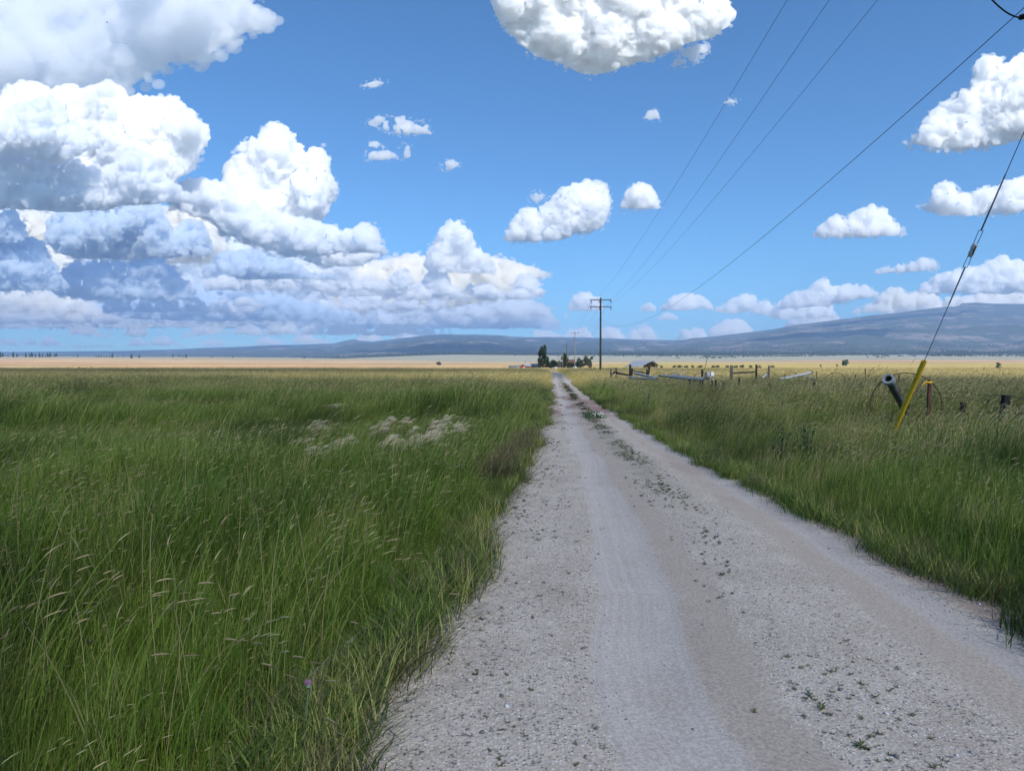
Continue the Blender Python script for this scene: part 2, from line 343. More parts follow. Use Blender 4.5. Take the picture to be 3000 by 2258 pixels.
    B('flat white cloud right of the guy wire and above the mountain', [(2560, 795), (2600, 782), (2660, 775), (2700, 760), (2740, 765), (2752, 782)], [(2560, 800), (2752, 792)], 2000, 'white', rmax=20, rmin=2)
    B('long heaped bank above the mesa at the right edge', [(2690, 850), (2720, 818), (2800, 800), (2840, 790), (2900, 775), (2930, 755), (2970, 770), (3000, 765), (3200, 740)], [(2690, 856), (3200, 858)], 2000, 'white', rmax=34, rmin=3)
    B('creamy bank resting behind the mountain top', [(2500, 910), (2570, 880), (2600, 850), (2630, 845), (2660, 862), (2720, 850), (2750, 880), (2850, 868), (2900, 855), (2930, 850), (3000, 868), (3200, 860)], [(2500, 916), (3200, 920)], 2000, 'cream', rmax=26, rmin=3)
    B('many humped white cloud over the middle of the long slope', [(2285, 900), (2300, 872), (2330, 858), (2360, 855), (2390, 825), (2420, 820), (2440, 840), (2500, 836), (2550, 845), (2574, 855)], [(2285, 905), (2420, 896), (2480, 882), (2574, 866)], 2000, 'white', rmax=26, rmin=3)
    B('spread white cloud low over the slope, left of the many humped one', [(2185, 908), (2210, 895), (2240, 880), (2260, 900), (2300, 885), (2370, 855), (2400, 870), (2440, 900), (2447, 925)], [(2185, 912), (2300, 936), (2447, 930)], 2000, 'white', rmax=26, rmin=3)
    B('small leaning white cloud over the foot of the slope', [(2090, 905), (2120, 895), (2150, 875), (2190, 862), (2214, 870), (2216, 895)], [(2090, 912), (2150, 918), (2216, 902)], 2000, 'white', rmax=20, rmin=2)
    B('white cloud crossed by the lowest cable', [(1935, 900), (1970, 870), (2010, 860), (2050, 868), (2080, 885), (2086, 898)], [(1935, 908), (2086, 906)], 2000, 'white', rmax=20, rmin=2)
    B('round puff left of the cloud crossed by the cable', [(1876, 906), (1890, 890), (1905, 886), (1922, 902)], [(1876, 912), (1922, 912)], 2000, 'white', rmax=12, rmin=2)
    B('round puff under the cloud crossed by the cable', [(1928, 930), (1950, 918), (1970, 918), (1986, 930)], [(1928, 937), (1986, 937)], 2000, 'white', rmax=10, rmin=2)
    B('white cloud beside the crossarms of the nearest pole', [(1666, 905), (1680, 870), (1700, 855), (1730, 862), (1755, 875), (1762, 902)], [(1666, 909), (1762, 908)], 2000, 'white', rmax=22, rmin=2)
    B('cream heap low between pole and mountain', [(2072, 985), (2090, 955), (2120, 940), (2160, 938), (2200, 955), (2212, 974)], [(2072, 990), (2212, 990)], 1500, 'cream', rmax=22, rmin=2)
    B('flat cream streak under the spread white cloud', [(2300, 950), (2340, 925), (2400, 920), (2450, 925), (2462, 942)], [(2300, 956), (2462, 956)], 1700, 'cream', rmax=16, rmin=2)
    rw(21, 1640, 2480, 1006, 14, 48, 60, 130, .12, 1500, 'cream', 'lowest cream clouds along the horizon right of the pole')
    rw(22, 1560, 1900, 1002, 26, 64, 60, 110, .05, 1500, 'cream', 'cream cauliflower clouds behind the row of poles')
clouds()
# ------------------------------------------------------------------ lie of the land
def fbm(x, y, s, o=4, seed=0.0):
    P = np.c_[np.ravel(x) / s + seed, np.ravel(y) / s - seed, np.full(np.size(x), seed * 1.7)]
    r = 0; a = 1
    for k in range(o): r = r + a * vnoise(P * (2.03 ** k) + k * 3.1); a *= .5
    return r.reshape(np.shape(x))
def land(x, y):
    x = np.asarray(x, float); y = np.asarray(y, float)
    r = np.hypot(x, y); d = np.where(y > 0, y * .85 + r * .15, r)
    h = np.interp(d, [0, 140, 250, 450, 800, 1150, 1500, 2200, 3000, 4000, 5200, 9000, 60000], [0, 0, -.45, -1.0, -1.5, -.6, 3.0, 13.0, 30, 54, 84, 95, 95])
    und = fbm(x, y * 1.6, 1300, 3, 3.3) * 9 * np.clip((d - 800) / 2500, 0, 1)
    u = x / np.maximum(y, 1)
    fold = 11 * np.exp(-((d - 2700) / 420) ** 2) * np.clip((-u - .05) * 4, 0, 1) 
    drop = np.interp(d, [2900, 4000, 5200, 9000, 60000], [0, 22, 52, 58, 58]) * np.clip((-u - .08) * 4, 0, 1) * (y > 0)
    return h + und + fold * (y > 0) - drop
def landz(x, y): return float(land(np.array([x]), np.array([y]))[0])
def grid_faces(n, m, wrap=False):
    a = np.arange(n * m).reshape(n, m)
    if wrap: a = np.c_[a, a[:, :1]]
    return np.stack([a[:-1, :-1], a[:-1, 1:], a[1:, 1:], a[1:, :-1]], -1).reshape(-1, 4)
# road edges, metres, read along the view direction
RY = [-30, -6, 0, 3, 8, 14, 30, 60, 82, 110, 160, 252, 330, 420]
RL = [-1.6, -1.2, -.95, -.82, -.24, .30, 1.32, 3.05, 4.5, 6.4, 8.6, 13.2, 18, 24.5]
RR = [2.5, 2.95, 3.1, 3.16, 3.2, 3.2, 3.8, 5.4, 6.75, 8.6, 10.7, 15.3, 20.3, 27]
def road_l(y): return np.interp(y, RY, RL)
def road_r(y): return np.interp(y, RY, RR)
def geo_pos(t):
    g = t.nodes.new('ShaderNodeNewGeometry'); return g.outputs['Position']
def scaled(t, v, sx, sy, sz=1.0):
    n = t.nodes.new('ShaderNodeVectorMath'); n.operation = 'MULTIPLY'; t.links.new(v, n.inputs[0]); n.inputs[1].default_value = (sx, sy, sz)
    return n.outputs[0]
def bump(t, p, h, strength=.5, dist=.02):
    b = t.nodes.new('ShaderNodeBump'); b.inputs['Strength'].default_value = strength; b.inputs['Distance'].default_value = dist
    t.links.new(h.s if isinstance(h, E) else h, b.inputs['Height']); t.links.new(b.outputs[0], p.inputs['Normal'])
def setc(t, p, c): t.links.new(c, p.inputs['Base Color'])
def ground_build(t, p):
    P = geo_pos(t); x, y, z = sep(t, P)
    n1 = noise(t, scaled(t, P, .0016, .006), 1, 5, .6)            # long streaks of crop and hay
    n2 = noise(t, scaled(t, P, .0006, .003), 1, 4, .55)
    n3 = noise(t, scaled(t, P, .02, .05), 1, 5, .6)
    nf = noise(t, P, 1.4, 5, .65)
    d = y + (n2 - .5) * 500 * smooth(y, 200, 900)
    gold = mix(t, smooth(n1, .38, .62), (.50, .37, .09), (.68, .50, .17))
    gold = mix(t, smooth(n3, .42, .68) * .5, gold, (.26, .27, .08))
    green = mix(t, smooth(n3, .35, .65), (.085, .12, .035), (.15, .17, .05))
    n4 = noise(t, scaled(t, P, .0009, .0026), 1, 3, .55)
    tan = mix(t, smooth(n1 * .75 + n3 * .25, .455, .545), (.56, .29, .105), (.88, .57, .26))
    tan = mix(t, smooth(n4, .50, .56) * .8, tan, (.50, .25, .15))
    tan = mix(t, smooth(n4, .38, .44, 1, 0) * .7, tan, (.82, .66, .44))
    tan = mix(t, smooth(n2, .52, .60) * .75, tan, (.38, .36, .15))
    sage = mix(t, smooth(n3, .35, .7), (.33, .32, .22), (.43, .41, .30))
    c = mix(t, smooth(y + (n3 - .5) * 30, 70, 100), green, gold)
    # an irrigated green strip between the fields
    stripm = smooth(y, 300, 340) * smooth(y, 430, 480, 1, 0) * smooth(x, -30, 60)
    c = mix(t, stripm * .8, c, (.20, .25, .07))
    band = smooth(y, 560, 600) * smooth(y, 680, 720, 1, 0) * smooth(x, 60, 160)
    c = mix(t, band * .55, c, (.26, .26, .10))
    right = smooth(x / y.max(10.0), .05, .2)
    c = mix(t, smooth(d - right * 1100, 560, 900), c, tan)
    c = mix(t, smooth(n1 * .6 + n3 * .4, .56, .60) * smooth(y, 300, 500) * .5, c, (.25, .25, .10))
    c = mix(t, smooth(d + (n2 - .5) * 2600 + (n3 - .5) * 500, 2150, 2500), c, sage)
    # pale washed-out track across the slope on the right
    c = mix(t, smooth(noise(t, scaled(t, P, .0035, .009), 1, 3, .5), .68, .72) * smooth(d, 1500, 2000) * .8, c, (.68, .56, .42))
    c = mix(t, .55 - smooth(nf, .3, .7) * .5, c, mix(t, 1.0, c, (.62, .62, .6), 'MULTIPLY'))
    setc(t, p, c); p.inputs['Roughness'].default_value = 1
    bump(t, p, noise(t, P, .8, 6, .7), .8, .25)
def build_ground():
    rad = np.concatenate([[0.5], np.geomspace(1.5, 60000, 190)])
    f = np.radians(np.arange(-48, 48.01, .6)); bk = np.radians(np.arange(54, 306.1, 6)); ang = np.concatenate([f, bk])
    A, Rr = np.meshgrid(ang, rad)
    X, Y = Rr * np.sin(A), Rr * np.cos(A); Z = land(X, Y)
    V = np.c_[X.ravel(), Y.ravel(), Z.ravel()]; Fc = grid_faces(len(rad), len(ang), True)
    V = np.vstack([V, [[0, 0, 0]]]); c = len(V) - 1; m = len(ang)
    cap = np.array([[i, (i + 1) % m, c, c] for i in range(m)])
    me = mesh_np('ground', V, Fc[:, ::-1], mat('field', build=ground_build)); me.update()
    o = link('ground', me, kind='structure', label='flat farm plain of green and golden fields rising to sage slopes', category='ground')
    bm = bmesh.new(); bm.from_mesh(me); vs = [v for v in bm.verts if math.hypot(v.co.x, v.co.y) < .6 and math.hypot(v.co.x, v.co.y) > .1]
    loose = [v for v in bm.verts if not v.link_faces]; bmesh.ops.delete(bm, geom=loose, context='VERTS')
    vs = sorted([v for v in bm.verts if math.hypot(v.co.x, v.co.y) < .6], key=lambda v: math.atan2(v.co.x, v.co.y))
    bm.faces.new(vs); bmesh.ops.recalc_face_normals(bm, faces=bm.faces)
    bm.to_mesh(me); bm.free()
    if me.polygons[0].normal.z < 0: me.flip_normals()
build_ground()
def hill_build(dark, pale, cover):
    def f(t, p):
        P = geo_pos(t); x, y, z = sep(t, P)
        a = noise(t, scaled(t, P, .0011, .0009, .006), 1, 6, .62)
        b = noise(t, scaled(t, P, .012, .004, .02), 1, 5, .7)
        c2 = noise(t, scaled(t, P, .0035, .003, .012), 1, 6, .65)
        m = smooth(a * .5 + c2 * .5 + (b - .5) * .30, cover, cover + .07)
        c = mix(t, m, dark, pale)
        c = mix(t, smooth(b, .52, .62) * .75, c, tuple(v * .55 for v in dark))
        setc(t, p, c); bump(t, p, b, 1.0, 14)
    return f
def build_hills(name, prof, yfoot, yridge, label, matf, power, seed, x0, x1, step=9, gully=.05, back=3500):
    px = np.arange(x0, x1 + 1, step, dtype=float); hp = np.interp(px, *zip(*prof))
    u = (px - CX) / F
    rows = np.concatenate([np.linspace(0, 1, 90), np.linspace(1.06, 1.9, 14)])
    U, T = np.meshgrid(u, rows)
    Y = yfoot + (yridge - yfoot) * T; X = U * Y
    ridge = (HOR - np.interp(U * F + CX, px, hp)) / F * yridge + EYE
    foot = land(X, Y) - 2
    Tc = np.clip(T, 0, 1)
    n = 1 - 2 * abs(fbm(X, Y, 1700, 4, seed)) ; n2 = 1 - 2 * abs(fbm(X, Y, 600, 3, seed + 5))
    shape = Tc ** power
    H = foot + (ridge - foot) * (shape + (n * .9 + n2 * .45) * gully * np.sin(np.pi * Tc) * 1.6)
    # never let a nearer fold stand above the traced skyline
    lim = EYE + (ridge - EYE) * (Y / yridge) * .985
    H = np.where((T < 1) & (H > lim) & (Y < yridge), lim, H)
    H = np.where(T > 1, foot + (ridge - foot) * (1 - (T - 1) ** 1.5 * .8), H)
    V = np.c_[X.ravel(), Y.ravel(), H.ravel()]
    me = mesh_np(name, V, grid_faces(len(rows), len(px)), mat(name, build=matf))
    link(name, me, kind='structure', label=label, category='hills')
def pr(*a): return list(a)
build_hills('hills', [(-500, 1034), (0, 1031), (350, 1028), (500, 1024), (600, 1019), (700, 1016), (800, 1011), (900, 1009), (980, 1006), (1010, 998), (1035, 994), (1060, 998), (1090, 1001), (1140, 995), (1200, 988), (1250, 982), (1300, 979), (1350, 980), (1400, 980), (1460, 982), (1500, 986), (1545, 988), (1600, 987), (1700, 988), (1760, 990), (1850, 994), (1950, 996), (2060, 998), (2400, 1000), (3500, 1002)],
            5600, 15500, 'long low blue forested hills across the horizon', hill_build((.035, .050, .030), (.25, .21, .18), .53), 1.25, 2.2, -900, 3600, gully=.07)
build_hills('mountain', [(1500, 1052), (1900, 1012), (1960, 1003), (2000, 996), (2027, 991), (2090, 986), (2181, 975), (2271, 964), (2316, 953), (2384, 946), (2452, 937), (2542, 925), (2610, 919), (2678, 910), (2768, 899), (2800, 899), (2806, 896), (2812, 889), (2850, 887), (2904, 890), (3000, 891), (3200, 900), (3600, 930), (4200, 980), (4800, 1010)],
            5000, 11500, 'broad flat topped mountain rising on the right with a mesa rim', hill_build((.05, .062, .04), (.22, .18, .15), .50), 1.55, 9.1, 1500, 4800, gully=.06)
# ------------------------------------------------------------------ road
def road_build(t, p):
    uv = t.nodes.new('ShaderNodeUVMap'); uv.uv_map = 'UVMap'; s, v, _ = sep(t, uv.outputs[0])
    P = geo_pos(t); x, y, z = sep(t, P)
    w1 = noise(t, scaled(t, P, .8, .25), 1, 4, .6); w2 = noise(t, P, 2.3, 5, .65)
    grit = noise(t, P, 55, 4, .8); grit2 = noise(t, P, 130, 3, .8)
    peb = voronoi(t, P, 62, 0, .5, '3D'); pebc = voronoi(t, P, 62, 0, .5, '3D', out='Color')
    pr_, pg, _b = sep(t, pebc)
    ss = s + (w1 - .5) * .07 + (w2 - .5) * .02
    def bandm(a, b, e=.025): return smooth(ss, a - e, a + e) * smooth(ss, b - e, b + e, 1, 0)
    lt = bandm(.335, .455, .012); dust = bandm(.455, .53, .014); rt = bandm(.82, .885, .012); dust2 = bandm(.745, .82, .02)
    c = mix(t, smooth(w2, .3, .7), (.48, .415, .34), (.58, .51, .425))
    coarse = (1.0 - (lt + dust + rt + dust2).min(1.0)) * .7 + .3
    stone = mix(t, smooth(pr_, .15, .85), (.17, .165, .16), (.80, .76, .72))
    c = mix(t, smooth(peb, .22, .42, 1, 0) * coarse * smooth(pg, .25, .45), c, stone)
    dk = smooth(noise(t, P, 34, 2, .6), .60, .68) * coarse
    c = mix(t, dk * .75, c, (.10, .10, .095))
    c = mix(t, lt * smooth(w2, .1, .5) * .6, c, (.55, .51, .47)); c = mix(t, rt * .45, c, (.48, .455, .44))
    red = (.34, .27, .225)
    c = mix(t, dust * smooth(w2, .3, .6) * .45, c, red); c = mix(t, dust2 * smooth(w2, .3, .6) * .4, c, red)
    c = mix(t, smooth(ss, .885, .93) * smooth(w2, .25, .5) * .85, c, (.33, .25, .20))
    chalk = smooth(ss, .90, .95) * smooth(y, 8.0, 14.0) * smooth(w2, .25, .5)
    c = mix(t, chalk * .9, c, (.72, .70, .68))
    c = mix(t, smooth(noise(t, scaled(t, P, .5, .3), 1, 3, .5), .56, .66) * .4, c, red)
    # rust red clay patch further on, and an even pale tone beyond
    patch = smooth(y, 20, 24) * smooth(y, 33, 38, 1, 0) * smooth(w1, .38, .56)
    c = mix(t, patch * .8, c, (.26, .15, .14))
    c = mix(t, smooth(y, 40, 62) * .8, c, (.50, .45, .42))
    c = mix(t, smooth(y, 34, 60) * bandm(.40, .60, .08) * smooth(noise(t, scaled(t, P, 1.2, .3), 1, 4, .6), .42, .58) * .8, c, (.17, .16, .08))
    c = mix(t, bandm(.54, .68, .05) * smooth(w2 * .5 + grit * .3 + w1 * .2, .46, .53) * .5 * smooth(y, 5, 12), c, (.13, .14, .07))
    c = mix(t, smooth(ss, .0, .26, 1, 0) * smooth(noise(t, P, 9, 4, .7), .50, .60) * .6, c, (.13, .13, .09))
    c = mix(t, smooth(grit, .38, .62), mix(t, 1.0, c, (.70, .70, .70), 'MULTIPLY'), c)
    # fine lengthways tyre lines
    tl = noise(t, comb(t, s * 120, v * .25), 1, 2, .5)
    c = mix(t, smooth(tl, .45, .6) * (lt + rt).min(1.0) * .22, c, (.30, .28, .27))
    setc(t, p, c); p.inputs['Roughness'].default_value = .95
    h = grit * .5 + grit2 * .3 + (1.0 - peb) * coarse * 1.3
    bump(t, p, h, .5, .006)
def build_road():
    ys = np.concatenate([np.arange(-20, 40, .25), np.geomspace(40, 400, 160)])
    ns = 41; sv = np.linspace(0, 1, ns)
    L = road_l(ys) - .18 + fbm(ys, ys * 0, .9, 3, 4) * .10; Rg = road_r(ys) + .12 + fbm(ys, ys * 0, 1.1, 3, 8) * .12
    # a scooped notch where the verge has washed out at the right
    Sg, Yg = np.meshgrid(sv, ys); X = L[:, None] + (Rg - L)[:, None] * Sg
    Z = land(X, Yg) + .012
    def dip(c, w, a): return -a * np.exp(-((Sg - c) / w) ** 2)
    near = np.clip(1.3 - Yg / 60, 0, 1)
    Z = Z + (dip(.395, .055, .030) + dip(.855, .05, .028) + .03 * np.exp(-((Sg - .62) / .12) ** 2) + .03 * Sg ** 8 + fbm(X, Yg, .7, 3, 6) * .006 + .035) * near
    V = np.c_[X.ravel(), Yg.ravel(), Z.ravel()]
    me = mesh_np('road', V, grid_faces(len(ys), ns), mat('gravel', build=road_build))
    uvl = me.uv_layers.new(name='UVMap'); uvs = np.c_[Sg.ravel(), Yg.ravel()]
    vi = np.empty(len(me.loops), np.int32); me.loops.foreach_get('vertex_index', vi)
    uvl.data.foreach_set('uv', uvs[vi].astype(np.float32).ravel())
    link('road', me, kind='structure', label='pale gravel road with two wheel tracks running straight to a farmstead', category='road')
build_road()
# ------------------------------------------------------------------ clouds overhead that shade the foreground
def overhead(label, cx, cy, rx, ry, th, H, seed, mfp):
    T, Tf = ICO[5]; V = T.copy()
    e = .42
    r = np.hypot(V[:, 0], V[:, 1]); zz = np.sign(V[:, 2]) * (1 - np.clip(r, 0, 1) ** 5) ** .35
    V2 = np.c_[V[:, 0] * rx, V[:, 1] * ry, zz * th / 2]
    n = fbm(V2[:, 0], V2[:, 1], 260, 4, seed)
    V2 = V2 * np.c_[1 + n * .035, 1 + n * .035, 1 + n * .35]
    me = mesh_np('cloud', V2, Tf, cloud_mat('white', 1 / mfp))
    o = link('cloud', me, kind='structure', category='cloud', label=label, group='clouds overhead')
    k = H / SD.z; o.location = (cx + SD.x * k, cy + SD.y * k, H)
SHADE = [('broad thin cloud high overhead that shades the road', 0, -680, 1500, 724, 150, 1700, 2, 210),
         ('narrow cloud overhead that shades a strip of the far fields', -700, 136, 765, 74, 150, 1720, 5, 60)]
for a in SHADE: overhead(*a)
# ------------------------------------------------------------------ the air itself
def build_haze():
    bm = bmesh.new(); bmesh.ops.create_cube(bm, size=1)
    me = bpy.data.meshes.new('haze'); bm.to_mesh(me); bm.free()
    x0, x1, y0, y1, z0, z1 = -19000, 19000, -4000, 19500, -1.2, 1120
    m = bpy.data.materials.new('haze'); m.use_nodes = True; t = m.node_tree; t.nodes.clear()
    out = t.nodes.new('ShaderNodeOutputMaterial'); v = t.nodes.new('ShaderNodeVolumePrincipled')
    v.inputs['Color'].default_value = (.38, .60, 1.0, 1); v.inputs['Density'].default_value = HAZE; v.inputs['Anisotropy'].default_value = 0.0
    t.links.new(v.outputs[0], out.inputs['Volume']); me.materials.append(m)
    o = link('haze', me, kind='stuff', label='thin blue summer haze over the valley', category='haze')
    o.scale = (x1 - x0, y1 - y0, z1 - z0); o.location = ((x0 + x1) / 2, (y0 + y1) / 2, (z0 + z1) / 2)
HAZE = 6.4e-5
build_haze()
# ------------------------------------------------------------------ solid object helpers
class MB:
    """collects solid pieces into one mesh"""
    def __init__(s): s.V, s.F, s.n = [], [], 0
    def add(s, V, Fc):
        for f in Fc: s.F.append([i + s.n for i in f])
        s.V += [tuple(v) for v in V]; s.n += len(V); return s
    def box(s, c, size, rz=0.0, mtx=None):
        x, y, z = (v / 2 for v in size)
        V = [Vector(q) for q in ((-x, -y, -z), (x, -y, -z), (x, y, -z), (-x, y, -z), (-x, -y, z), (x, -y, z), (x, y, z), (-x, y, z))]
        M = mtx if mtx is not None else Matrix.Rotation(rz, 3, 'Z')
        return s.add([M @ v + Vector(c) for v in V], [(0, 3, 2, 1), (4, 5, 6, 7), (0, 1, 5, 4), (1, 2, 6, 5), (2, 3, 7, 6), (3, 0, 4, 7)])
    def beam(s, a, b, w, h, wob=0.0, seg=1, rng=None):
        """a board or post from a to b, slightly crooked when wob is set"""
        a, b = Vector(a), Vector(b); d = (b - a).normalized()
        up = Vector((0, 0, 1)) if abs(d.z) < .9 else Vector((0, 1, 0))
        sx = d.cross(up).normalized(); sy = sx.cross(d)
        V, Fc = [], []
        for k in range(seg + 1):
            p = a.lerp(b, k / seg)
            if wob and rng: p = p + sx * rng.uniform(-wob, wob) + sy * rng.uniform(-wob, wob)
            g = 1 + (rng.uniform(-.12, .12) if rng else 0)
            for ux, uy in ((-1, -1), (1, -1), (1, 1), (-1, 1)): V.append(p + sx * ux * w / 2 * g + sy * uy * h / 2 * g)
            if k:
                q = (k - 1) * 4
                for m in range(4): Fc.append((q + m, q + (m + 1) % 4, q + 4 + (m + 1) % 4, q + 4 + m))
        Fc += [(3, 2, 1, 0), tuple(seg * 4 + i for i in range(4))]
        return s.add(V, Fc)
    def tube(s, pts, r, n=8, caps=True, closed=False):
        pts = [Vector(p) for p in pts]; m = len(pts); rr = r if isinstance(r, (list, tuple)) else [r] * m
        V, Fc, last = [], [], None
        for i, p in enumerate(pts):
            d = (pts[(i + 1) % m] - pts[i - 1]) if closed else (pts[min(i + 1, m - 1)] - pts[max(i - 1, 0)])
            d.normalize()
            if last is None:
                up = Vector((0, 0, 1)) if abs(d.z) < .9 else Vector((1, 0, 0)); sx = d.cross(up).normalized()
            else: sx = (last - d * last.dot(d)).normalized()
            last = sx; sy = d.cross(sx)
            for k in range(n):
                a = 2 * math.pi * k / n; V.append(p + (sx * math.cos(a) + sy * math.sin(a)) * rr[i])
        for i in range(m if closed else m - 1):
            j = (i + 1) % m
            for k in range(n): Fc.append((i * n + k, i * n + (k + 1) % n, j * n + (k + 1) % n, j * n + k))
        if caps and not closed: Fc += [tuple(range(n))[::-1], tuple((m - 1) * n + k for k in range(n))]
        return s.add(V, Fc)
    def pipe(s, a, b, ro, ri, n=20):
        a, b = Vector(a), Vector(b); d = (b - a).normalized(); up = Vector((0, 0, 1)) if abs(d.z) < .9 else Vector((1, 0, 0))
        sx = d.cross(up).normalized(); sy = d.cross(sx); V, Fc = [], []
        for p, r in ((a, ro), (b, ro), (b, ri), (a, ri)):
            for k in range(n): t = 2 * math.pi * k / n; V.append(p + (sx * math.cos(t) + sy * math.sin(t)) * r)
        for i in range(4):
            for k in range(n): Fc.append((i * n + k, i * n + (k + 1) % n, (i + 1) % 4 * n + (k + 1) % n, (i + 1) % 4 * n + k))
        return s.add(V, Fc)
    def ring(s, c, R_, r, axis=(0, 1, 0), n=40, m=6, a0=0, a1=360):
        ax = Vector(axis).normalized(); up = Vector((0, 0, 1)) if abs(ax.z) < .9 else Vector((1, 0, 0))
        sx = ax.cross(up).normalized(); sy = sx.cross(ax)
        pts = [Vector(c) + (sx * math.cos(R(a0 + (a1 - a0) * k / n)) + sy * math.sin(R(a0 + (a1 - a0) * k / n))) * R_ for k in range(n if a1 - a0 == 360 else n + 1)]
        return s.tube(pts, r, m, closed=(a1 - a0 == 360))
    def obj(s, name, m, parent=None, smooth=False, org=None, **props):
        org = Vector(org) if org is not None else Vector((0, 0, 0))
        me = bpy.data.meshes.new(name); me.from_pydata([Vector(v) - org for v in s.V], [], s.F)
        bm = bmesh.new(); bm.from_mesh(me); bmesh.ops.recalc_face_normals(bm, faces=bm.faces); bm.to_mesh(me); bm.free()
        if smooth:
            me.shade_smooth(); me.set_sharp_from_angle(angle=R(40))
        me.materials.append(m); o = link(name, me, parent, **props)
        if parent is None: o.location = org
        return o
def thing(name, label, cat, loc=(0, 0, 0), group=None, rz=0.0):
    o = bpy.data.objects.new(name, None); COL.objects.link(o); o.location = loc; o.rotation_euler.z = rz; o.empty_display_size = .3
    o['label'] = label; o['category'] = cat
    if group: o['group'] = group
    return o
def copy_thing(src, loc, label=None, rz=0.0, sc=1.0, group=None):
    c = src.copy(); COL.objects.link(c); c.location = loc; c.rotation_euler.z = rz; c.scale = (sc, sc, sc) if not isinstance(sc, tuple) else sc
    if label: c['label'] = label
    if group: c['group'] = group
    for ch in src.children:
        k = ch.copy(); COL.objects.link(k); k.parent = c
        for g in ch.children:
            q = g.copy(); COL.objects.link(q); q.parent = k
    return c
# ------------------------------------------------------------------ materials
def wood_build(dark, light, sc=6):
    def f(t, p):
        tc = t.nodes.new('ShaderNodeTexCoord'); v = scaled(t, tc.outputs['Object'], sc * 3, sc * 3, sc * .35)
        g = noise(t, v, 1.0, 6, .7); b = noise(t, tc.outputs['Object'], 1.7, 4, .6)
        c = mix(t, smooth(g, .35, .65), dark, light); c = mix(t, smooth(b, .5, .7) * .5, c, tuple(x * .5 for x in dark))
        setc(t, p, c); bump(t, p, g, .6, .01)
    return f
def metal_build(base, stain, amt=.5, sc=3):
    def f(t, p):
        tc = t.nodes.new('ShaderNodeTexCoord'); g = noise(t, tc.outputs['Object'], sc, 6, .7)
        setc(t, p, mix(t, smooth(g, .62 - amt * .3, .72) , base, stain)); bump(t, p, g, .2, .004)
    return f
M = {
 'pole': mat('pole_wood', build=wood_build((.045, .035, .028), (.13, .105, .085), 2)),
 'pole_pale': mat('pale_pole_wood', build=wood_build((.16, .145, .13), (.30, .28, .26), 2)),
 'old': mat('weathered_wood', build=wood_build((.06, .05, .045), (.22, .20, .18), 4)),
 'black': mat('charred_wood', build=wood_build((.015, .014, .015), (.055, .05, .048), 4)),
 'wire': mat('wire', (.055, .06, .07), .5, spec=.4), 'strand': mat('steel_strand', (.06, .07, .09), .45, spec=.5),
 'rubber': mat('black_rubber', (.008, .008, .009), .5),
 'porcelain': mat('grey_porcelain', build=metal_build((.46, .47, .48), (.22, .22, .22), .3, 30), rough=.35, spec=.5),
 'insul': mat('brown_porcelain', (.05, .03, .022), .3, spec=.5),
 'yellow': mat('yellow_plastic', build=metal_build((.74, .46, .03), (.46, .28, .03), .4, 7), rough=.55),
 'alu': mat('dull_aluminium', build=metal_build((.30, .325, .345), (.16, .155, .15), .55, 2.5), rough=.5),
 'galv': mat('galvanised_steel', build=metal_build((.38, .40, .42), (.20, .17, .15), .45, 4), rough=.5),
 'dark': mat('dark_steel', build=metal_build((.045, .045, .048), (.10, .055, .035), .5, 5), rough=.7),
 'pipe': mat('weathered_dark_pipe', build=metal_build((.09, .10, .09), (.22, .21, .18), .45, 5), rough=.6),
 'rust': mat('rusty_steel', build=metal_build((.085, .042, .03), (.16, .075, .045), .6, 9), rough=.85),
 'rag': mat('yellow_rag', (.72, .42, .04), .9), 'white': mat('white_paint', build=metal_build((.72, .72, .70), (.45, .43, .40), .25, 3)),
 'redwood': mat('red_barn_board', build=wood_build((.16, .022, .018), (.27, .05, .04), 1)),
 'roof': mat('metal_roof', build=metal_build((.27, .30, .35), (.19, .20, .23), .4, .4), rough=.5),
 'shed': mat('blue_grey_siding', build=metal_build((.16, .21, .27), (.10, .13, .17), .4, .5)), 'redroof': mat('rust_red_roof', build=metal_build((.105, .058, .045), (.08, .045, .04), .4, .8)),
 'housewall': mat('pale_house_wall', (.38, .34, .31)), 'glass': mat('window_glass', (.03, .035, .045), .15, spec=.5), 'void': mat('dark_interior', (.02, .018, .016)),  # void: near-black that paints the shade inside pipe and hay barn
 'bark': mat('bark', build=wood_build((.05, .04, .03), (.14, .11, .09), 1)), 'hay': mat('hay', (.42, .32, .15)),
 'tyre': mat('tyre', (.02, .02, .02), .8),
}
def leaf_mat(name, a, b, trans=.25):
    m = bpy.data.materials.new(name); m.use_nodes = True; t = m.node_tree; p = t.nodes['Principled BSDF']; out = t.nodes['Material Output']
    p.inputs['Roughness'].default_value = .7; p.inputs['Specular IOR Level'].default_value = .25
    g = noise(t, geo_pos(t), .35, 3, .6); gi = t.nodes.new('ShaderNodeNewGeometry'); ri = E(t, gi.outputs['Random Per Island'])
    c = mix(t, (smooth(g, .35, .65) * .5 + ri * .5), a, b); setc(t, p, c)
    tr = t.nodes.new('ShaderNodeBsdfTranslucent'); t.links.new(c, tr.inputs[0]); mx = t.nodes.new('ShaderNodeMixShader'); mx.inputs[0].default_value = trans
    t.links.new(p.outputs[0], mx.inputs[1]); t.links.new(tr.outputs[0], mx.inputs[2]); t.links.new(mx.outputs[0], out.inputs[0])
    return m
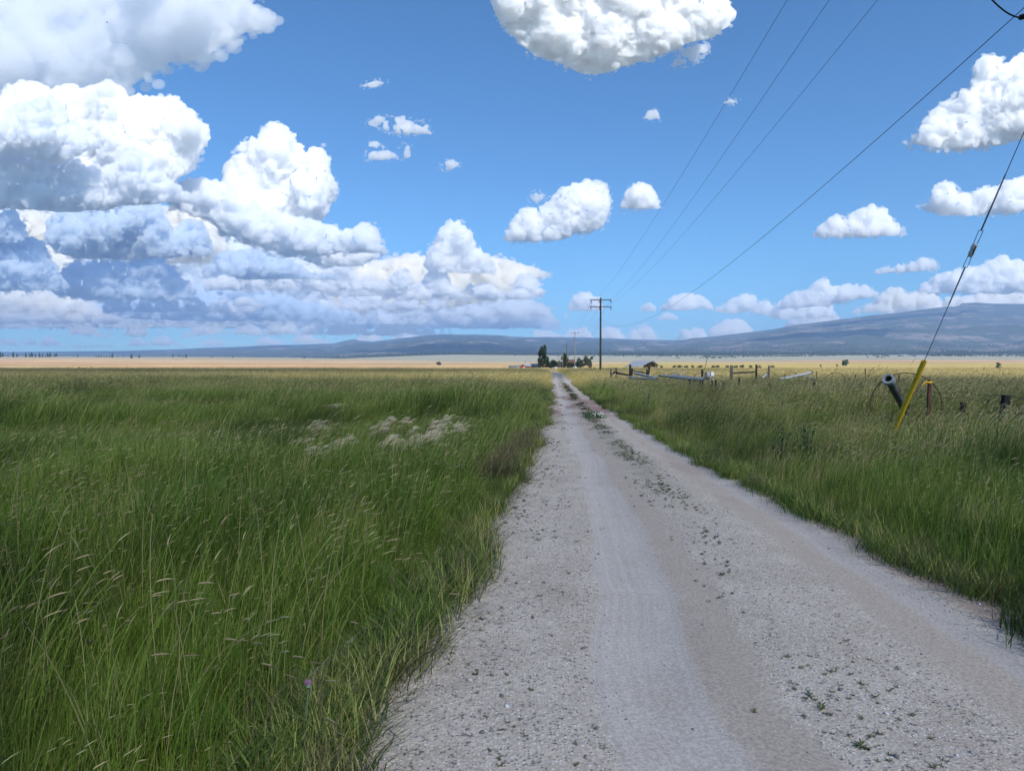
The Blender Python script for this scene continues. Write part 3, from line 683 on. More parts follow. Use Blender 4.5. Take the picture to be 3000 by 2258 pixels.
LM = {'pine': leaf_mat('pine_needles', (.014, .028, .016), (.035, .055, .03), .1), 'dark': leaf_mat('dark_leaves', (.018, .035, .014), (.05, .08, .03)),
      'poplar': leaf_mat('poplar_leaves', (.014, .034, .014), (.045, .08, .03)), 'olive': leaf_mat('olive_leaves', (.06, .085, .04), (.15, .15, .08)),
      'blue': leaf_mat('blue_green_leaves', (.035, .06, .05), (.08, .11, .08)), 'bush': leaf_mat('bush_leaves', (.035, .07, .02), (.09, .15, .045))}
RN = random.Random(11)
# ------------------------------------------------------------------ poles and lines
P0 = Vector((8.0, 7.4, 0)); P1 = Vector((gx(1759, 107), 107, 0))
def arm(mb, z, w, th=.11, y=-.16): mb.box((0, y, z), (w, th, th + .02))
def insulator(parent, m, p, h=.16):
    mb = MB(); mb.tube([(p[0], p[1], p[2]), (p[0], p[1], p[2] + h * .3), (p[0], p[1], p[2] + h * .35), (p[0], p[1], p[2] + h * .7), (p[0], p[1], p[2] + h)], [h * .18, h * .18, h * .42, h * .42, h * .2], 8)
    mb.obj('insulator', m, parent, True)
def pole(name_label, loc, H, arms, m='pole', r=.15, group='utility poles along the road', braces=True, tilt=0.0, ins='up'):
    t = thing('utility_pole', name_label, 'utility pole', loc, group); t.rotation_euler.y = tilt
    MB().tube([(0, 0, -.6), (0, 0, H * .5), (0, 0, H)], [r, r * .86, r * .68], 12).obj('shaft', M[m], t, True)
    for (z, w) in arms:
        mb = MB(); arm(mb, z, w); mb.obj('crossarm', M[m if m != 'pole' else 'old'], t)
        if braces:
            mb = MB()
            for s in (-1, 1): mb.beam((s * w * .22, -.22, z - .06), (s * .02, -.18, z - .62), .04, .02)
            mb.obj('brace', M['galv'], t)
        for s in (-.47, -.06 if w > 2.6 else .12, .47):
            if ins == 'up': insulator(t, M['insul'], (s * w, -.16, z + .06))
            else:
                mb = MB(); mb.tube([(s * w, -.16, z - .05), (s * w, -.3, z - .28), (s * w + .02, -.42, z - .5)], [.05, .07, .03], 8); mb.obj('insulator', M['insul'], t, True)
    return t
t = pole('tall dark utility pole with two crossarms, nearest of the poles in view', P1, 11.9, [(11.55, 3.2), (10.5, 3.25)], r=.17, ins='down')
for zz in (7.3, 8.55): MB().beam((-.30, 0, zz), (.05, 0, zz), .05, .05).obj('bracket', M['galv'], t)
for s in (-1.45, 1.5): MB().tube([(s, -.2, 11.45), (s + .05, -.26, 10.9), (s, -.2, 10.5)], .015, 5).obj('jumper_wire', M['wire'], t, True)
P2 = Vector((gx(1684, 212), 212, landz(18, 212))); P3 = Vector((gx(1660, 320), 320, landz(25, 320)))
pole('pale slender utility pole, second from the camera, with one short crossarm', P2, 12.0, [(11.55, 2.5)], 'pole_pale', .13)
pole('brown utility pole with one wide crossarm, third along the road', P3, 12.2, [(10.9, 2.9)], 'pole', .14, braces=False)
P4 = Vector((gx(1648.5, 400), 400, landz(29, 400)))
pole('pale utility pole in front of the farmyard tree', P4, 10.2, [(9.9, 2.0)], 'pole_pale', .17, braces=False)
FARP = []
for px, Y, topy, lb in ((1642.5, 418, 1038, 'thin utility pole left of the pale one, at the farmyard'), (1638, 432, 1041, 'thin far utility pole in front of the round trees, right one of two'), (1634.5, 445, 1042, 'thin far utility pole in front of the round trees, left one of two')):
    g = landz(gx(px, Y), Y); H = EYE + (HOR - topy) / F * Y - g; p = Vector((gx(px, Y), Y, g)); FARP.append((p, H))
    pole(lb, p, H, [(H - .35, 2.0)], 'pole_pale', .12, braces=False)
for px, topy, lb in ((1538.5, 1058, 'short pole beside the red barn gable'), (1554, 1061, 'short pole behind the middle of the red barn roof'), (1571, 1060, 'short pole behind the right end of the red barn')):
    Y = 470; g = landz(gx(px, Y), Y)
    pole(lb, (gx(px, Y), Y, g), EYE + (HOR - topy) / F * Y - g, [(EYE + (HOR - topy) / F * Y - g - .3, 1.5)], 'pole', .13, 'short poles behind the red barn', braces=False)
def span(a, b, sag, r, label, group, n=40, name='power_line', parent=None, m='wire'):
    a, b = Vector(a), Vector(b)
    pts = [a.lerp(b, k / n) - Vector((0, 0, 4 * sag * (k / n) * (1 - k / n))) for k in range(n + 1)]
    mb = MB().tube(pts, r, 5)
    if parent: return mb.obj(name, M[m], parent, True)
    return mb.obj(name, M[m], None, True, org=a, label=label, category='power line', group=group)
GW = 'power lines strung above the road verge'
span((6.9, 7.3, 12.3), (P1.x - 1.5, 106.8, 10.95), 1.3, .0065, 'leftmost of the three high wires crossing the sky to the nearest pole', GW)
span((7.9, 7.3, 12.3), (P1.x + .75, 106.8, 10.95), 1.3, .0065, 'middle one of the three high wires crossing the sky to the nearest pole', GW)
span((9.3, 7.3, 12.3), (P1.x + 1.5, 106.8, 10.95), 1.3, .0065, 'rightmost of the three high wires crossing the sky to the nearest pole', GW)
def pole_arm(p, H, s): return (p.x + s, p.y - .16, p.z + H)
for s, wd in ((-1.45, 'left'), (.2, 'middle'), (1.45, 'right')):
    span((P1.x + s, 107.2, 11.4), pole_arm(P2, 11.7, s * .75), 1.6, .009, '%s wire from the nearest pole down to the pale second pole' % wd, 'power lines between the first and second pole', 24)
    span(pole_arm(P2, 11.7, s * .75), pole_arm(P3, 11.1, s * .9), 1.6, .010, '%s wire between the pale second pole and the third pole' % wd, 'power lines between the second and third pole', 16)
span((P1.x, 107.2, 8.4), (P2.x, 212, P2.z + 8.4), 1.8, .012, 'lowest cable running on from the nearest pole to the second pole', 'low cables', 24)
ct = thing('service_cable', 'single lowest sagging cable with a black splice, reaching to the upper right corner', 'cable', (8.0, 7.4, 7.8))
def loc(p, o=ct): return Vector(p) - o.location
ca, cb = Vector((8.0, 7.4, 7.75)), Vector((P1.x, 106.8, 8.55))
def cpt(k): return ca.lerp(cb, k) - Vector((0, 0, 4 * 2.9 * k * (1 - k)))
MB().tube([loc(cpt(.034 + .966 * (k / 48) ** 1.4)) for k in range(49)], .0075, 5).obj('wire', M['wire'], ct, True)
sp = at(2986, 52, 11.25)
MB().tube([loc(sp), loc(sp + Vector((.01, 0, 0))), loc(sp + Vector((.6, -.5, 0))), loc(sp + Vector((.62, -.5, 0)))], [.03, .043, .043, .02], 10).obj('splice_sleeve', M['rubber'], ct, True)
lp = [at(px, py, 11.3) for px, py in ((2880, -45), (2893, -16), (2906, 0), (2922, 16), (2940, 31), (2955, 41), (2970, 48), (2988, 53))]
MB().tube([loc(p) for p in lp], .013, 7).obj('jumper_loop', M['rubber'], ct, True)
MB().tube([loc(sp + Vector((.01, 0, -.02))), loc(cpt(.034))], .0075, 5).obj('tail', M['wire'], ct, True)
# guy wire
ga = Vector((gx(2596, 13), 13, 0)); gb = Vector((7.46, 10.2, 5.13)); gd = (gb - ga)
def gp(k): return ga + gd * k
gt = thing('guy_wire', 'slanting guy wire with grey insulator and yellow guard tube at its foot', 'guy wire', ga)
def gl(k, off=(0, 0, 0)): return gp(k) - ga + Vector(off)
kt = .326                                                        # top of the yellow guard
k_i0, k_i1 = .648, .685                                           # the insulator
MB().tube([gl(.02), gl(k_i0 - .03)], .0062, 6).obj('lower_wire', M['strand'], gt, True)
MB().tube([gl(k_i1 + .035), gl(1.0), gl(1.9)], .0062, 6).obj('upper_wire', M['strand'], gt, True)
mb = MB(); mb.tube([gl(k_i0 - .14), gl(k_i0 - .135), gl(k_i0 - .03), gl(k_i0 - .028)], [.007, .0105, .0115, .008], 7); mb.obj('wire_grip', M['strand'], gt, True)
mb = MB(); mb.tube([gl(k_i1 + .035), gl(k_i1 + .037), gl(k_i1 + .18), gl(k_i1 + .185)], [.008, .0125, .011, .007], 7); mb.obj('wire_grip', M['strand'], gt, True)
for s, k0, k1, kk in ((-1, k_i1 + .04, k_i1 - .012, 1), (1, k_i1 + .04, k_i1 - .012, 1), (-1, k_i0 - .032, k_i0 + .010, -1), (1, k_i0 - .032, k_i0 + .010, -1)):
    pass
def loop(k_apex, k_far):
    d = gd.normalized(); sx = d.cross(Vector((0, 1, 0))).normalized(); A = gl(k_apex); B_ = gl(k_far); pts = []
    for q in range(0, 13):
        a = math.pi * q / 12
        pts.append(B_ + (A - B_) * (1 - math.sin(a)) + sx * math.cos(a) * .034)
    return [A] + pts + [A]
MB().tube(loop(k_i1 + .037, k_i0 + .009), .0055, 6, caps=False).obj('upper_loop', M['strand'], gt, True)
MB().tube(loop(k_i0 - .03, k_i1 - .012), .0055, 6, caps=False).obj('lower_loop', M['strand'], gt, True)
mb = MB(); L = [gl(k_i0), gl(k_i0 + .003), gl(k_i0 + .012), gl((k_i0 + k_i1) / 2), gl(k_i1 - .012), gl(k_i1 - .003), gl(k_i1)]
mb.tube(L, [.030, .038, .044, .036, .044, .038, .030], 8); mb.obj('strain_insulator', M['porcelain'], gt, False)
mb = MB(); d = gd.normalized(); sy = d.cross(d.cross(Vector((0, 1, 0)))).normalized()
fr = gl((k_i0 + k_i1) / 2) - Vector((0, .036, .008)); mb.tube([fr - d * .07, fr + d * .07], .011, 6); mb.obj('slot_shade', M['rubber'], gt, True)  # black rod laid on the porcelain, standing for the shaded slot
MB().pipe(gl(.03), gl(kt), .044, .038, 20).obj('guard_tube', M['yellow'], gt, True)
MB().tube([gl(-.03), gl(.05)], .012, 8).obj('anchor_rod', M['galv'], gt, True)
# ------------------------------------------------------------------ irrigation gear by the near fence
A_ = at(2603, 1110, 15.7); B_ = at(2690, 1262, 17.3); B_.z = -.1
pt = thing('irrigation_pipe', 'thick grey pipe propped up at a slant, open flanged end towards the road', 'pipe', (A_.x, A_.y, 0))
o_ = pt.location.copy(); dd = (B_ - A_).normalized()
MB().pipe(A_ - o_, B_ - o_, .085, .072, 24).obj('barrel', M['pipe'], pt, True)
MB().pipe(A_ - o_ - dd * .02, A_ - o_ + dd * .07, .128, .078, 28).obj('flange', M['alu'], pt, True)
MB().pipe(A_ - o_ + dd * .5, A_ - o_ + dd * .52, .100, .096, 24).obj('band', M['rust'], pt, True)
mb = MB().tube([A_ - o_ + dd * .35, A_ - o_ + dd * .352], [.081, .081], 20); mb.obj('bore_shade', M['void'], pt)  # near-black disc that paints the shade down the open bore
def wheel(px, py_top, Y, Rm, label, m='dark', nsp=8, th=.018, tilt=(0, 1, 0), a=(0, 360), drop=0):
    c = at(px, py_top, Y); c.z -= Rm
    t = thing('sprinkler_hoop', label, 'wheel', c, 'old irrigation line wheels in the grass')
    ax = Vector(tilt).normalized()
    MB().ring((0, 0, 0), Rm, th, ax, 56, 7, *a).obj('rim', M[m], t, True)
    MB().tube([ax * -.07, ax * .07], .07, 12).obj('hub', M[m], t, True)
    up = Vector((0, 0, 1)); sx = ax.cross(up).normalized(); sy = sx.cross(ax)
    for k in range(nsp):
        if nsp > 8: break
        an = R(90 + 20 + 360 / nsp * k); q = (sx * math.cos(an) + sy * math.sin(an))
        MB().tube([q * .05, q * (Rm + .02)], th * .5, 5).obj('spoke', M[m], t, True)
    return t
wheel(2655, 1092.5, 15.7, .73, 'big rusty hoop wheel behind the yellow guard tube and the thick pipe', 'rust', 7, .011, (.25, 1, 0))
wheel(2448, 1091, 41, .66, 'thin hoop wheel in the grass left of the thick pipe', 'rust', 6, .018, (-.1, 1, 0))
for px, py, Y, Rm, m, tl, lb in ((1932, 1092, 52, .62, 'dark', (.1, 1, 0), 'leftmost hoop wheel, behind the end of the long pale pipe'), (1973, 1092, 50, .62, 'dark', (.2, 1, 0), 'hoop wheel second from the left among the pipes'),
        (1990, 1090.5, 52, .60, 'galv', (.35, 1, 0), 'thick grey hoop wheel overlapping the one on its left'), (2019, 1091, 54, .60, 'rust', (0, 1, 0), 'faint thin hoop wheel in the middle of the pipe heap'),
        (2053, 1092, 46, .58, 'dark', (-.1, 1, 0), 'hoop wheel leaning on the grey drum'), (2256, 1090, 46, .50, 'dark', (.3, 1, 0), 'hoop wheel beside the leaning corral post'), (2318, 1089.5, 47, .48, 'rust', (0, 1, 0), 'thin hoop wheel behind the slanting pipe')):
    wheel(px, py, Y, Rm, lb, m, 6, .017 if m != 'galv' else .03, tl)
def slim(a, b, r, m, label, name='irrigation_pipe', cat='pipe', cap=None, group='loose irrigation pipes in the grass', legs=()):
    a, b = Vector(a), Vector(b); t = thing(name, label, cat, (a.x, a.y, 0), group); o = t.location
    MB().pipe(a - o, b - o, r, r * .86, 14).obj('tube', M[m], t, True)
    d = (b - a).normalized()
    MB().pipe(a - o - d * .015, a - o + d * .09, r * 1.28, r * .9, 14).obj('coupler', M[cap or m], t, True)
    for k in legs:
        p = a.lerp(b, k) - o; MB().beam(p, (p.x, p.y, -.1), .07, .05).obj('leg', M['black'], t)
    return t
slim(at(1861, 1093.5, 50), at(1926, 1108.5, 44), .085, 'alu', 'pale pipe sloping down from the dark rail to the right')
slim(at(1845, 1106, 47), at(1924, 1111.5, 43), .075, 'alu', 'pale pipe lying lowest, at the foot of the black posts')
slim(at(1934, 1100.5, 48), at(2060, 1114, 39), .085, 'alu', 'long pale pipe with a black end on a rack of short legs', cap='dark', legs=(.25, .45, .6, .72, .84, .95))
slim(at(1970, 1101, 50), at(2062, 1111.5, 43), .10, 'alu', 'thicker pale pipe lying behind the long one')
slim(at(1985, 1104.5, 49), at(2068, 1108, 45), .07, 'galv', 'third pipe at the back of the heap, ending at the drum')
slim(at(2377.5, 1091.5, 46), at(2284, 1111.5, 42), .085, 'galv', 'long grey pipe pointing up to the right with a black open end', cap='dark')
slim(at(2367, 1106, 36), at(2386, 1111, 34), .04, 'alu', 'short pale pipe scrap low in the grass')
slim(at(2232, 1108, 40), at(2245, 1096, 41), .05, 'galv', 'short grey strut leaning on the corral post')
# wheel-line drive unit: grey drum and white housing
c = at(2074, 1101, 44); dt = thing('wheel_mover', 'grey drum and white engine box of an old wheel line mover', 'machine', (c.x, c.y, 0))
mb = MB(); zc = c.z; mb.tube([(-.13, 0, zc), (-.12, 0, zc), (.10, -.05, zc), (.12, -.05, zc)], [.10, .235, .235, .06], 18); mb.obj('drum', M['alu'], dt, True)
MB().ring((-.13, 0, zc), .24, .02, (1, 0, 0), 24).obj('drum_rim', M['dark'], dt, True)
MB().box((.26, 0, zc + .10), (.20, .2, .22)).box((.26, 0, zc + .23), (.14, .14, .05)).obj('engine_box', M['white'], dt)
mb = MB(); mb.beam((.16, -.05, zc + .02), (.30, -.1, zc - .30), .03, .03).beam((.16, -.05, zc - .02), (.02, -.1, zc - .34), .03, .03).beam((.30, 0, zc), (.34, -.02, zc - .34), .05, .05); mb.obj('brace', M['galv'], dt)
mb = MB(); mb.beam((.0, .03, 0), (0, .03, zc), .05, .05).beam((.28, .02, 0), (.28, .02, zc), .05, .05); mb.obj('frame_leg', M['black'], dt)
mb = MB(); mb.tube([(.34, 0, zc + .05), (.6, -.05, zc), (.9, -.1, zc - .02)], .014, 5); mb.obj('drive_rod', M['dark'], dt, True)
# ------------------------------------------------------------------ corral remains, fences
def post(px, top, Y, w, label, m='old', lean=0.0, name='fence_post', cat='fence post', group=None, h=None, round_=False, cap=False):
    p = at(px, top, Y); x0 = p.x - lean
    t_ = Vector((lean, 0, p.z)); mb = MB(); rng = random.Random(int(px))
    if round_: mb.tube([(0, 0, -.3), t_ * .5 + Vector((w * .08, 0, 0)), t_], [w * .5, w * .48, w * .4], 8)
    else: mb.beam((0, 0, -.3), t_, w, w * .9, .008, 4, rng)
    return mb.obj(name, M[m], None, False, org=None, label=label, category=cat, **({'group': group} if group else {})), x0
def place(r, Y):
    o, x0 = r; o.location = (x0, Y, 0); return o
CG = 'weathered posts of the old corral'
place(post(1789.5, 1080, 55, .13, 'first weathered corral post from the left, flat topped', 'old', 0, group=CG), 55)
place(post(1806, 1077, 56, .13, 'second corral post from the left, split top', 'old', .03, group=CG), 56)
place(post(1846.5, 1068, 54, .14, 'tallest black corral post, left one of a pair', 'black', .06, group=CG), 54)
place(post(1852.5, 1079, 53, .14, 'scarred black post leaning against the tallest one', 'black', .16, group=CG), 53)
place(post(1895, 1080, 55, .10, 'short dark post propping the leaning post with the rusty cap', 'black', -.06, group=CG), 55)
cp = place(post(1902.5, 1073, 54, .13, 'leaning dark post topped with a rusty twisted cap', 'black', .22, group=CG), 54)
cpz = EYE + (HOR - 1073) / F * 54
rc = MB(); rc.tube([(.05, 0, cpz - .02), (.16, 0, cpz + .08), (.26, 0, cpz + .10), (.38, 0, cpz + .03), (.5, 0, cpz - .02)], [.05, .10, .08, .09, .03], 7).obj('rusty_cap', M['rust'], cp, True)
place(post(2057.5, 1082, 47, .13, 'dark post behind the grey drum', 'black', 0, group=CG), 47)
o = MB().beam((0, 0, 0), (.30, .1, 1.15), .035, .03).obj('stake', M['old'], None, label='thin stick leaning up to the right above the grey drum', category='stake'); q = at(2061, 1094, 47); o.location = q
place(post(2143, 1070, 44, .155, 'thick pale corral post at the left end of the broken rail', 'old', 0, group=CG, cap=True), 44)
place(post(2216, 1068, 44, .10, 'slim dark corral post at the right end of the broken rail', 'black', 0, group=CG), 44)
place(post(2253, 1071, 44, .10, 'corral post leaning right, alone beyond the rail', 'old', .07, group=CG), 44)
def rail(a, b, w, h, label, m='old', seg=5):
    a, b = Vector(a), Vector(b); rng = random.Random(int(a.x * 10))
    mb = MB().beam(Vector((0, 0, 0)), b - a, w, h, .012, seg, rng); o = mb.obj('fence_rail', M[m], None, label=label, category='rail', group='rails of the old corral'); o.location = a
rail(at(1790, 1098, 54.8), at(1805, 1088, 55.8), .05, .14, 'dark plank slanting between the first two corral posts', 'black')
rail(at(1804, 1092, 55.7), at(1843, 1099.5, 54), .04, .15, 'grey plank sloping down to the tallest black post', 'old')
rail(at(1853, 1086.5, 53.5), at(1899, 1093.5, 54.2), .06, .075, 'black rail sagging between the black posts', 'black')
rail(at(2148, 1093.5, 43.9), at(2215, 1089, 43.9), .07, .09, 'crooked dark rail between the thick post and the slim post', 'black', 8)
rail(at(1802, 1104.5, 54), at(1824, 1106.5, 53), .05, .05, 'short pale board low in the grass by the second post', 'old')
for px, py, Y in ((1869.5, 1088, 53), (1882, 1087.5, 53)):
    o = MB().beam((0, 0, 0), (0, 0, -.62), .03, .03).obj('bolt_strap', M['dark'], None, label='short iron strap hanging from the sagging black rail', category='strap', group='iron straps on the black rail'); o.location = at(px, py, Y)
# slim stakes between the nearest utility pole and the road
FG = 'slim fence stakes beyond the nearest utility pole'
st0 = MB().beam((0, 0, -.2), (0, 0, 1.25), .06, .06).obj('fence_stake', M['black'], None, label='slim dark stake of the fence beside the nearest utility pole', category='fence post', group=FG)
first = True
for i in range(22):
    px = 1702 + i * 4.25 * (1 + i * .006); Y = 150 - i * 2.6
    if abs(px - 1759) < 3: continue
    o = st0 if first else st0.copy()
    if not first: COL.objects.link(o)
    first = False; o.location = (gx(px, Y), Y, 0); o.scale = (1, 1, RN.uniform(.85, 1.1)); o.rotation_euler.y = RN.uniform(-.05, .05)
NG = 'posts of the wire fence along the right verge'
for px, top, Y, w, lean, m, lb in ((2945, 1157, 13.6, .105, .05, 'black', 'dark wooden fence post nearest the right edge of the picture'), (2822, 1178, 15.3, .09, .03, 'black', 'dim fence post almost buried in grass right of the rusty stake'),
        (2585, 1146, 20, .09, .0, 'old', 'stubby grey post hidden in grass left of the thick pipe'), (2387, 1121, 27, .07, .1, 'black', 'short leaning post low in the grass below the slanting pipe'),
        (2166, 1105, 33, .06, .0, 'black', 'dark post standing alone in the grass below the broken rail'), (2097, 1113, 30, .07, -.02, 'black', 'right one of two dark posts below the engine box'), (2087, 1115, 31, .06, .02, 'black', 'left one of two dark posts below the engine box'),
        (2022, 1110, 33, .11, .05, 'black', 'wide blackened post under the pipe heap'), (2031, 1108, 33.5, .05, .1, 'old', 'slanting pale stake beside the wide blackened post'), (2058, 1114, 31, .07, .0, 'black', 'dark post under the right end of the pipe heap'), (2052, 1113, 32, .05, .0, 'black', 'thin post left of the one under the pipe heap end'),
        (2121, 1118, 29, .09, .0, 'old', 'faint grey post right of the two dark posts'), (2256, 1124, 27, .05, .05, 'black', 'thin crooked post deep in the grass, middle of the verge')):
    place(post(px, top, Y, w, lb, m, lean, group=NG), Y)
TG = 'rusty steel posts of the wire fence'
for px, top, Y, lb in ((2535, 1080, 40, 'tallest thin steel post standing against the golden field'), (2506, 1096, 44, 'thin steel post left of the tallest one'), (2567, 1104, 34, 'short steel post just left of the thick pipe'), (2634, 1098, 26, 'thin steel stub seen inside the big rusty hoop'),
        (2298, 1095, 48, 'thin steel post left of the slanting pipe'), (2350, 1093, 50, 'thin steel post crossing behind the slanting pipe'), (2393, 1088, 50, 'thin steel post right of the slanting pipe end')):
    place(post(px, top, Y, .045, lb, 'rust', RN.uniform(-.03, .03), group=TG), Y)
rp, rx = post(2724, 1113, 15.2, .052, 'rusty steel stake with a yellow rag tied near its top', 'rust', .06); place((rp, rx), 15.2)
z_ = EYE + (HOR - 1121) / F * 15.2
MB().tube([(-.10, -.05, z_ - .02), (-.04, -.06, z_ + .015), (.03, -.06, z_), (.08, -.04, z_ + .02), (.05, .05, z_), (-.06, .04, z_)], [.012, .022, .026, .02, .018, .012], 7).tube([(-.10, -.05, z_ - .02), (-.15, -.06, z_ - .07)], [.014, .006], 5).obj('rag', M['rag'], rp, True)
def wirefence(zs, label, g):
    t = thing('wire_fence', label, 'fence wire', (0, 0, 0), g)
    pts0 = [(gx(3250, 9.5), 9.5), (gx(2945, 13.6), 13.6), (gx(2822, 15.3), 15.3), (gx(2724, 15.6), 15.7), (gx(2585, 20), 20), (gx(2387, 27), 27), (gx(2256, 29), 29), (gx(2166, 33), 33), (gx(2022, 34), 36)]
    for k, z in enumerate(zs):
        mb = MB(); pts = []
        for (x0, y0), (x1, y1) in zip(pts0, pts0[1:]):
            for q in range(6): u = q / 6; pts.append((x0 + (x1 - x0) * u, y0 + (y1 - y0) * u, z + .015 * math.sin(q * 9 + k) - .03 * 4 * u * (1 - u)))
        mb.tube(pts, .0038, 4); mb.obj('strand', M['rust'], t)
        mb = MB()
        for q in range(0, len(pts) - 1):
            for e in (.2, .6):
                p = Vector(pts[q]).lerp(Vector(pts[q + 1]), e)
                mb.tube([p + Vector((-.01, 0, -.018)), p + Vector((.01, 0, .018))], .003, 3).tube([p + Vector((.012, 0, -.015)), p + Vector((-.012, 0, .015))], .003, 3)
        mb.obj('barb', M['rust'], t)
wirefence((1.02, .90, .66), 'rusty barbed wire strands running through the tall grass of the right verge', None)
# ------------------------------------------------------------------ buildings
def gable(label, px0, px1, Y, eave, ridge, depth, wall, roof, cat='barn', rz=0.0, over=.3, door=None, windows=(), group=None, ridge_x=True, name='barn'):
    x0, x1 = gx(px0, Y), gx(px1, Y); w = x1 - x0; g = landz((x0 + x1) / 2, Y) ; t = thing(name, label, cat, ((x0 + x1) / 2, Y + depth / 2, g), group, rz)
    a, b = -w / 2, w / 2; d = depth / 2; mb = MB()
    if ridge_x:
        V = [(a, -d, -.5), (b, -d, -.5), (b, d, -.5), (a, d, -.5), (a, -d, eave), (b, -d, eave), (b, d, eave), (a, d, eave), (a, 0, ridge), (b, 0, ridge)]
        mb.add(V, [(0, 1, 5, 4), (2, 3, 7, 6), (1, 2, 6, 9, 5), (3, 0, 4, 8, 7)])
    else:
        V = [(a, -d, -.5), (b, -d, -.5), (b, d, -.5), (a, d, -.5), (a, -d, eave), (b, -d, eave), (b, d, eave), (a, d, eave), (0, -d, ridge), (0, d, ridge)]
        mb.add(V, [(0, 1, 5, 8, 4), (1, 2, 6, 5), (2, 3, 7, 9, 6), (3, 0, 4, 7)])
    mb.obj('wall', M[wall], t)
    rm = MB(); th = .12
    for s in (-1, 1):
        if ridge_x:
            k = (ridge - eave) / d; e = (s * (d + over), eave - k * over); p = [(a - over, e[0], e[1]), (b + over, e[0], e[1]), (b + over, 0, ridge), (a - over, 0, ridge)]
        else:
            k = (ridge - eave) / (w / 2); e = (s * (w / 2 + over), eave - k * over); p = [(e[0], -d - over, e[1]), (e[0], d + over, e[1]), (0, d + over, ridge), (0, -d - over, ridge)]
        V = [Vector(v) + Vector((0, 0, .03)) for v in p] + [Vector(v) + Vector((0, 0, .03 + th)) for v in p]
        rm.add(V, [(0, 1, 2, 3), (4, 5, 6, 7), (0, 1, 5, 4), (1, 2, 6, 5), (2, 3, 7, 6), (3, 0, 4, 7)])
    rm.obj('roof', M[roof], t)
    if door: MB().box((door[0], -d - .03, door[2] / 2), (door[1], .06, door[2])).obj('door', M[door[3]], t)
    for (wx, wz, ww, wh) in windows: MB().box((wx, -d - .02, wz), (ww, .05, wh)).obj('window', M['glass'], t)
    return t
gable('long red barn with a pale metal roof on the left of the farm', 1537, 1580, 455, 2.05, 3.55, 7, 'redwood', 'roof', door=(3.0, 1.5, 1.6, 'white'), windows=((-2.5, 1.2, .7, .5), (.2, 1.2, .7, .5)))
gable('red gable fronted end barn joined to the left of the long barn', 1523.5, 1539, 448, 2.1, 3.15, 7, 'redwood', 'roof', door=(.9, .8, 1.7, 'white'), ridge_x=False, over=.15)
gable('low blue-grey shed with a flat roof left of the red barns', 1490.5, 1522.5, 452, 2.0, 2.25, 6, 'shed', 'shed', cat='shed', door=(2.6, .9, 1.5, 'white'), windows=((-2.2, 1.2, .6, .5), (0, 1.2, .6, .5)), name='shed')
gable('small white shed with a gable roof right of the poles', 1680, 1690.5, 408, 1.3, 1.95, 3, 'white', 'roof', cat='shed', ridge_x=False, over=.1, name='shed', door=(0, .6, 1.0, 'housewall'))
gable('dark red shed at the foot of the olive tree', 1726, 1734, 440, 1.4, 1.9, 3, 'redwood', 'redroof', cat='shed', name='shed', over=.1)
ht = gable('farmhouse with a rust red roof behind the yard trees', 1664, 1683, 480, 4.2, 6.4, 8, 'housewall', 'redroof', cat='house', name='house', windows=((-1.2, 3.0, .7, 1.0), (1.0, 3.0, .7, 1.0)))
MB().box((1.2, 0, 6.5), (.5, .5, 1.2)).obj('chimney', M['old'], ht)
gable('low house wing with a pinkish roof between two yard trees', 1684, 1702, 470, 3.4, 4.6, 7, 'housewall', 'redroof', cat='house', name='house', windows=((0, 2.2, .8, .8),))
# open sided hay barn
def hay_barn():
    Y = 400; ap = at(1913, 1056.5, Y); k = Y / F
    t = thing('hay_barn', 'open sided hay barn with a broad sloping grey metal roof', 'barn', (ap.x, Y, landz(ap.x, Y))); o = t.location
    def L(px, py, y): return at(px, py, y) - o
    A, Bk = L(1913, 1057, Y), L(1856, 1057.2, Y + 14); fl, fr = L(1877, 1074.6, Y - 2), L(1932, 1071, Y + 3); bl = L(1832, 1074.8, Y + 9); br = L(1880, 1071, Y + 18)
    ml, mbk = A.lerp(fl, .46) + Vector((0, 0, .10)), Bk.lerp(bl, .46) + Vector((0, 0, .10))
    def slab(ps, name, m):
        V = [Vector(p) for p in ps] + [Vector(p) + Vector((0, 0, .16)) for p in ps]; n = len(ps)
        MB().add(V, [tuple(range(n))[::-1], tuple(n + i for i in range(n))] + [(i, (i + 1) % n, n + (i + 1) % n, n + i) for i in range(n)]).obj(name, m, t)
    slab([A, ml, mbk, Bk], 'upper_roof', M['roof']); slab([ml - Vector((0, 0, .12)), fl, bl, mbk - Vector((0, 0, .12))], 'lean_to_roof', M['roof']); slab([A, fr, br, Bk], 'far_roof', M['roof'])
    for px, py, y in ((1904, 1066, Y - .5), (1920, 1064, Y + .7), (1891, 1071, Y - 1.2), (1880, 1074.8, Y - 1.8), (1868, 1075, Y + 1), (1856, 1075, Y + 4), (1845, 1075, Y + 6), (1930, 1071.5, Y + 2.8)):
        p = L(px, py, y); MB().beam((p.x, p.y, -.3), p, .22, .22).obj('post', M['old'], t)
    w = MB(); w.add([L(1910, 1060, Y + 5), L(1926, 1069, Y + 6), (L(1926, 1069, Y + 6).x, 6, -.3), (L(1885, 1069, Y + 4).x, 4, -.3), L(1885, 1069, Y + 4)], [(0, 1, 2, 3, 4)]); w.obj('shade_sheet', M['void'], t)  # near-black sheet added for the shaded inside of the open barn
    w = MB(); q = L(1908, 1070, Y + 2); w.box((q.x, 2.5, .8), (3.0, 2.5, 1.6)).box((q.x - 1, 2.5, 2.0), (1.4, 2.0, .8)); w.obj('hay_stack', M['hay'], t)
hay_barn()
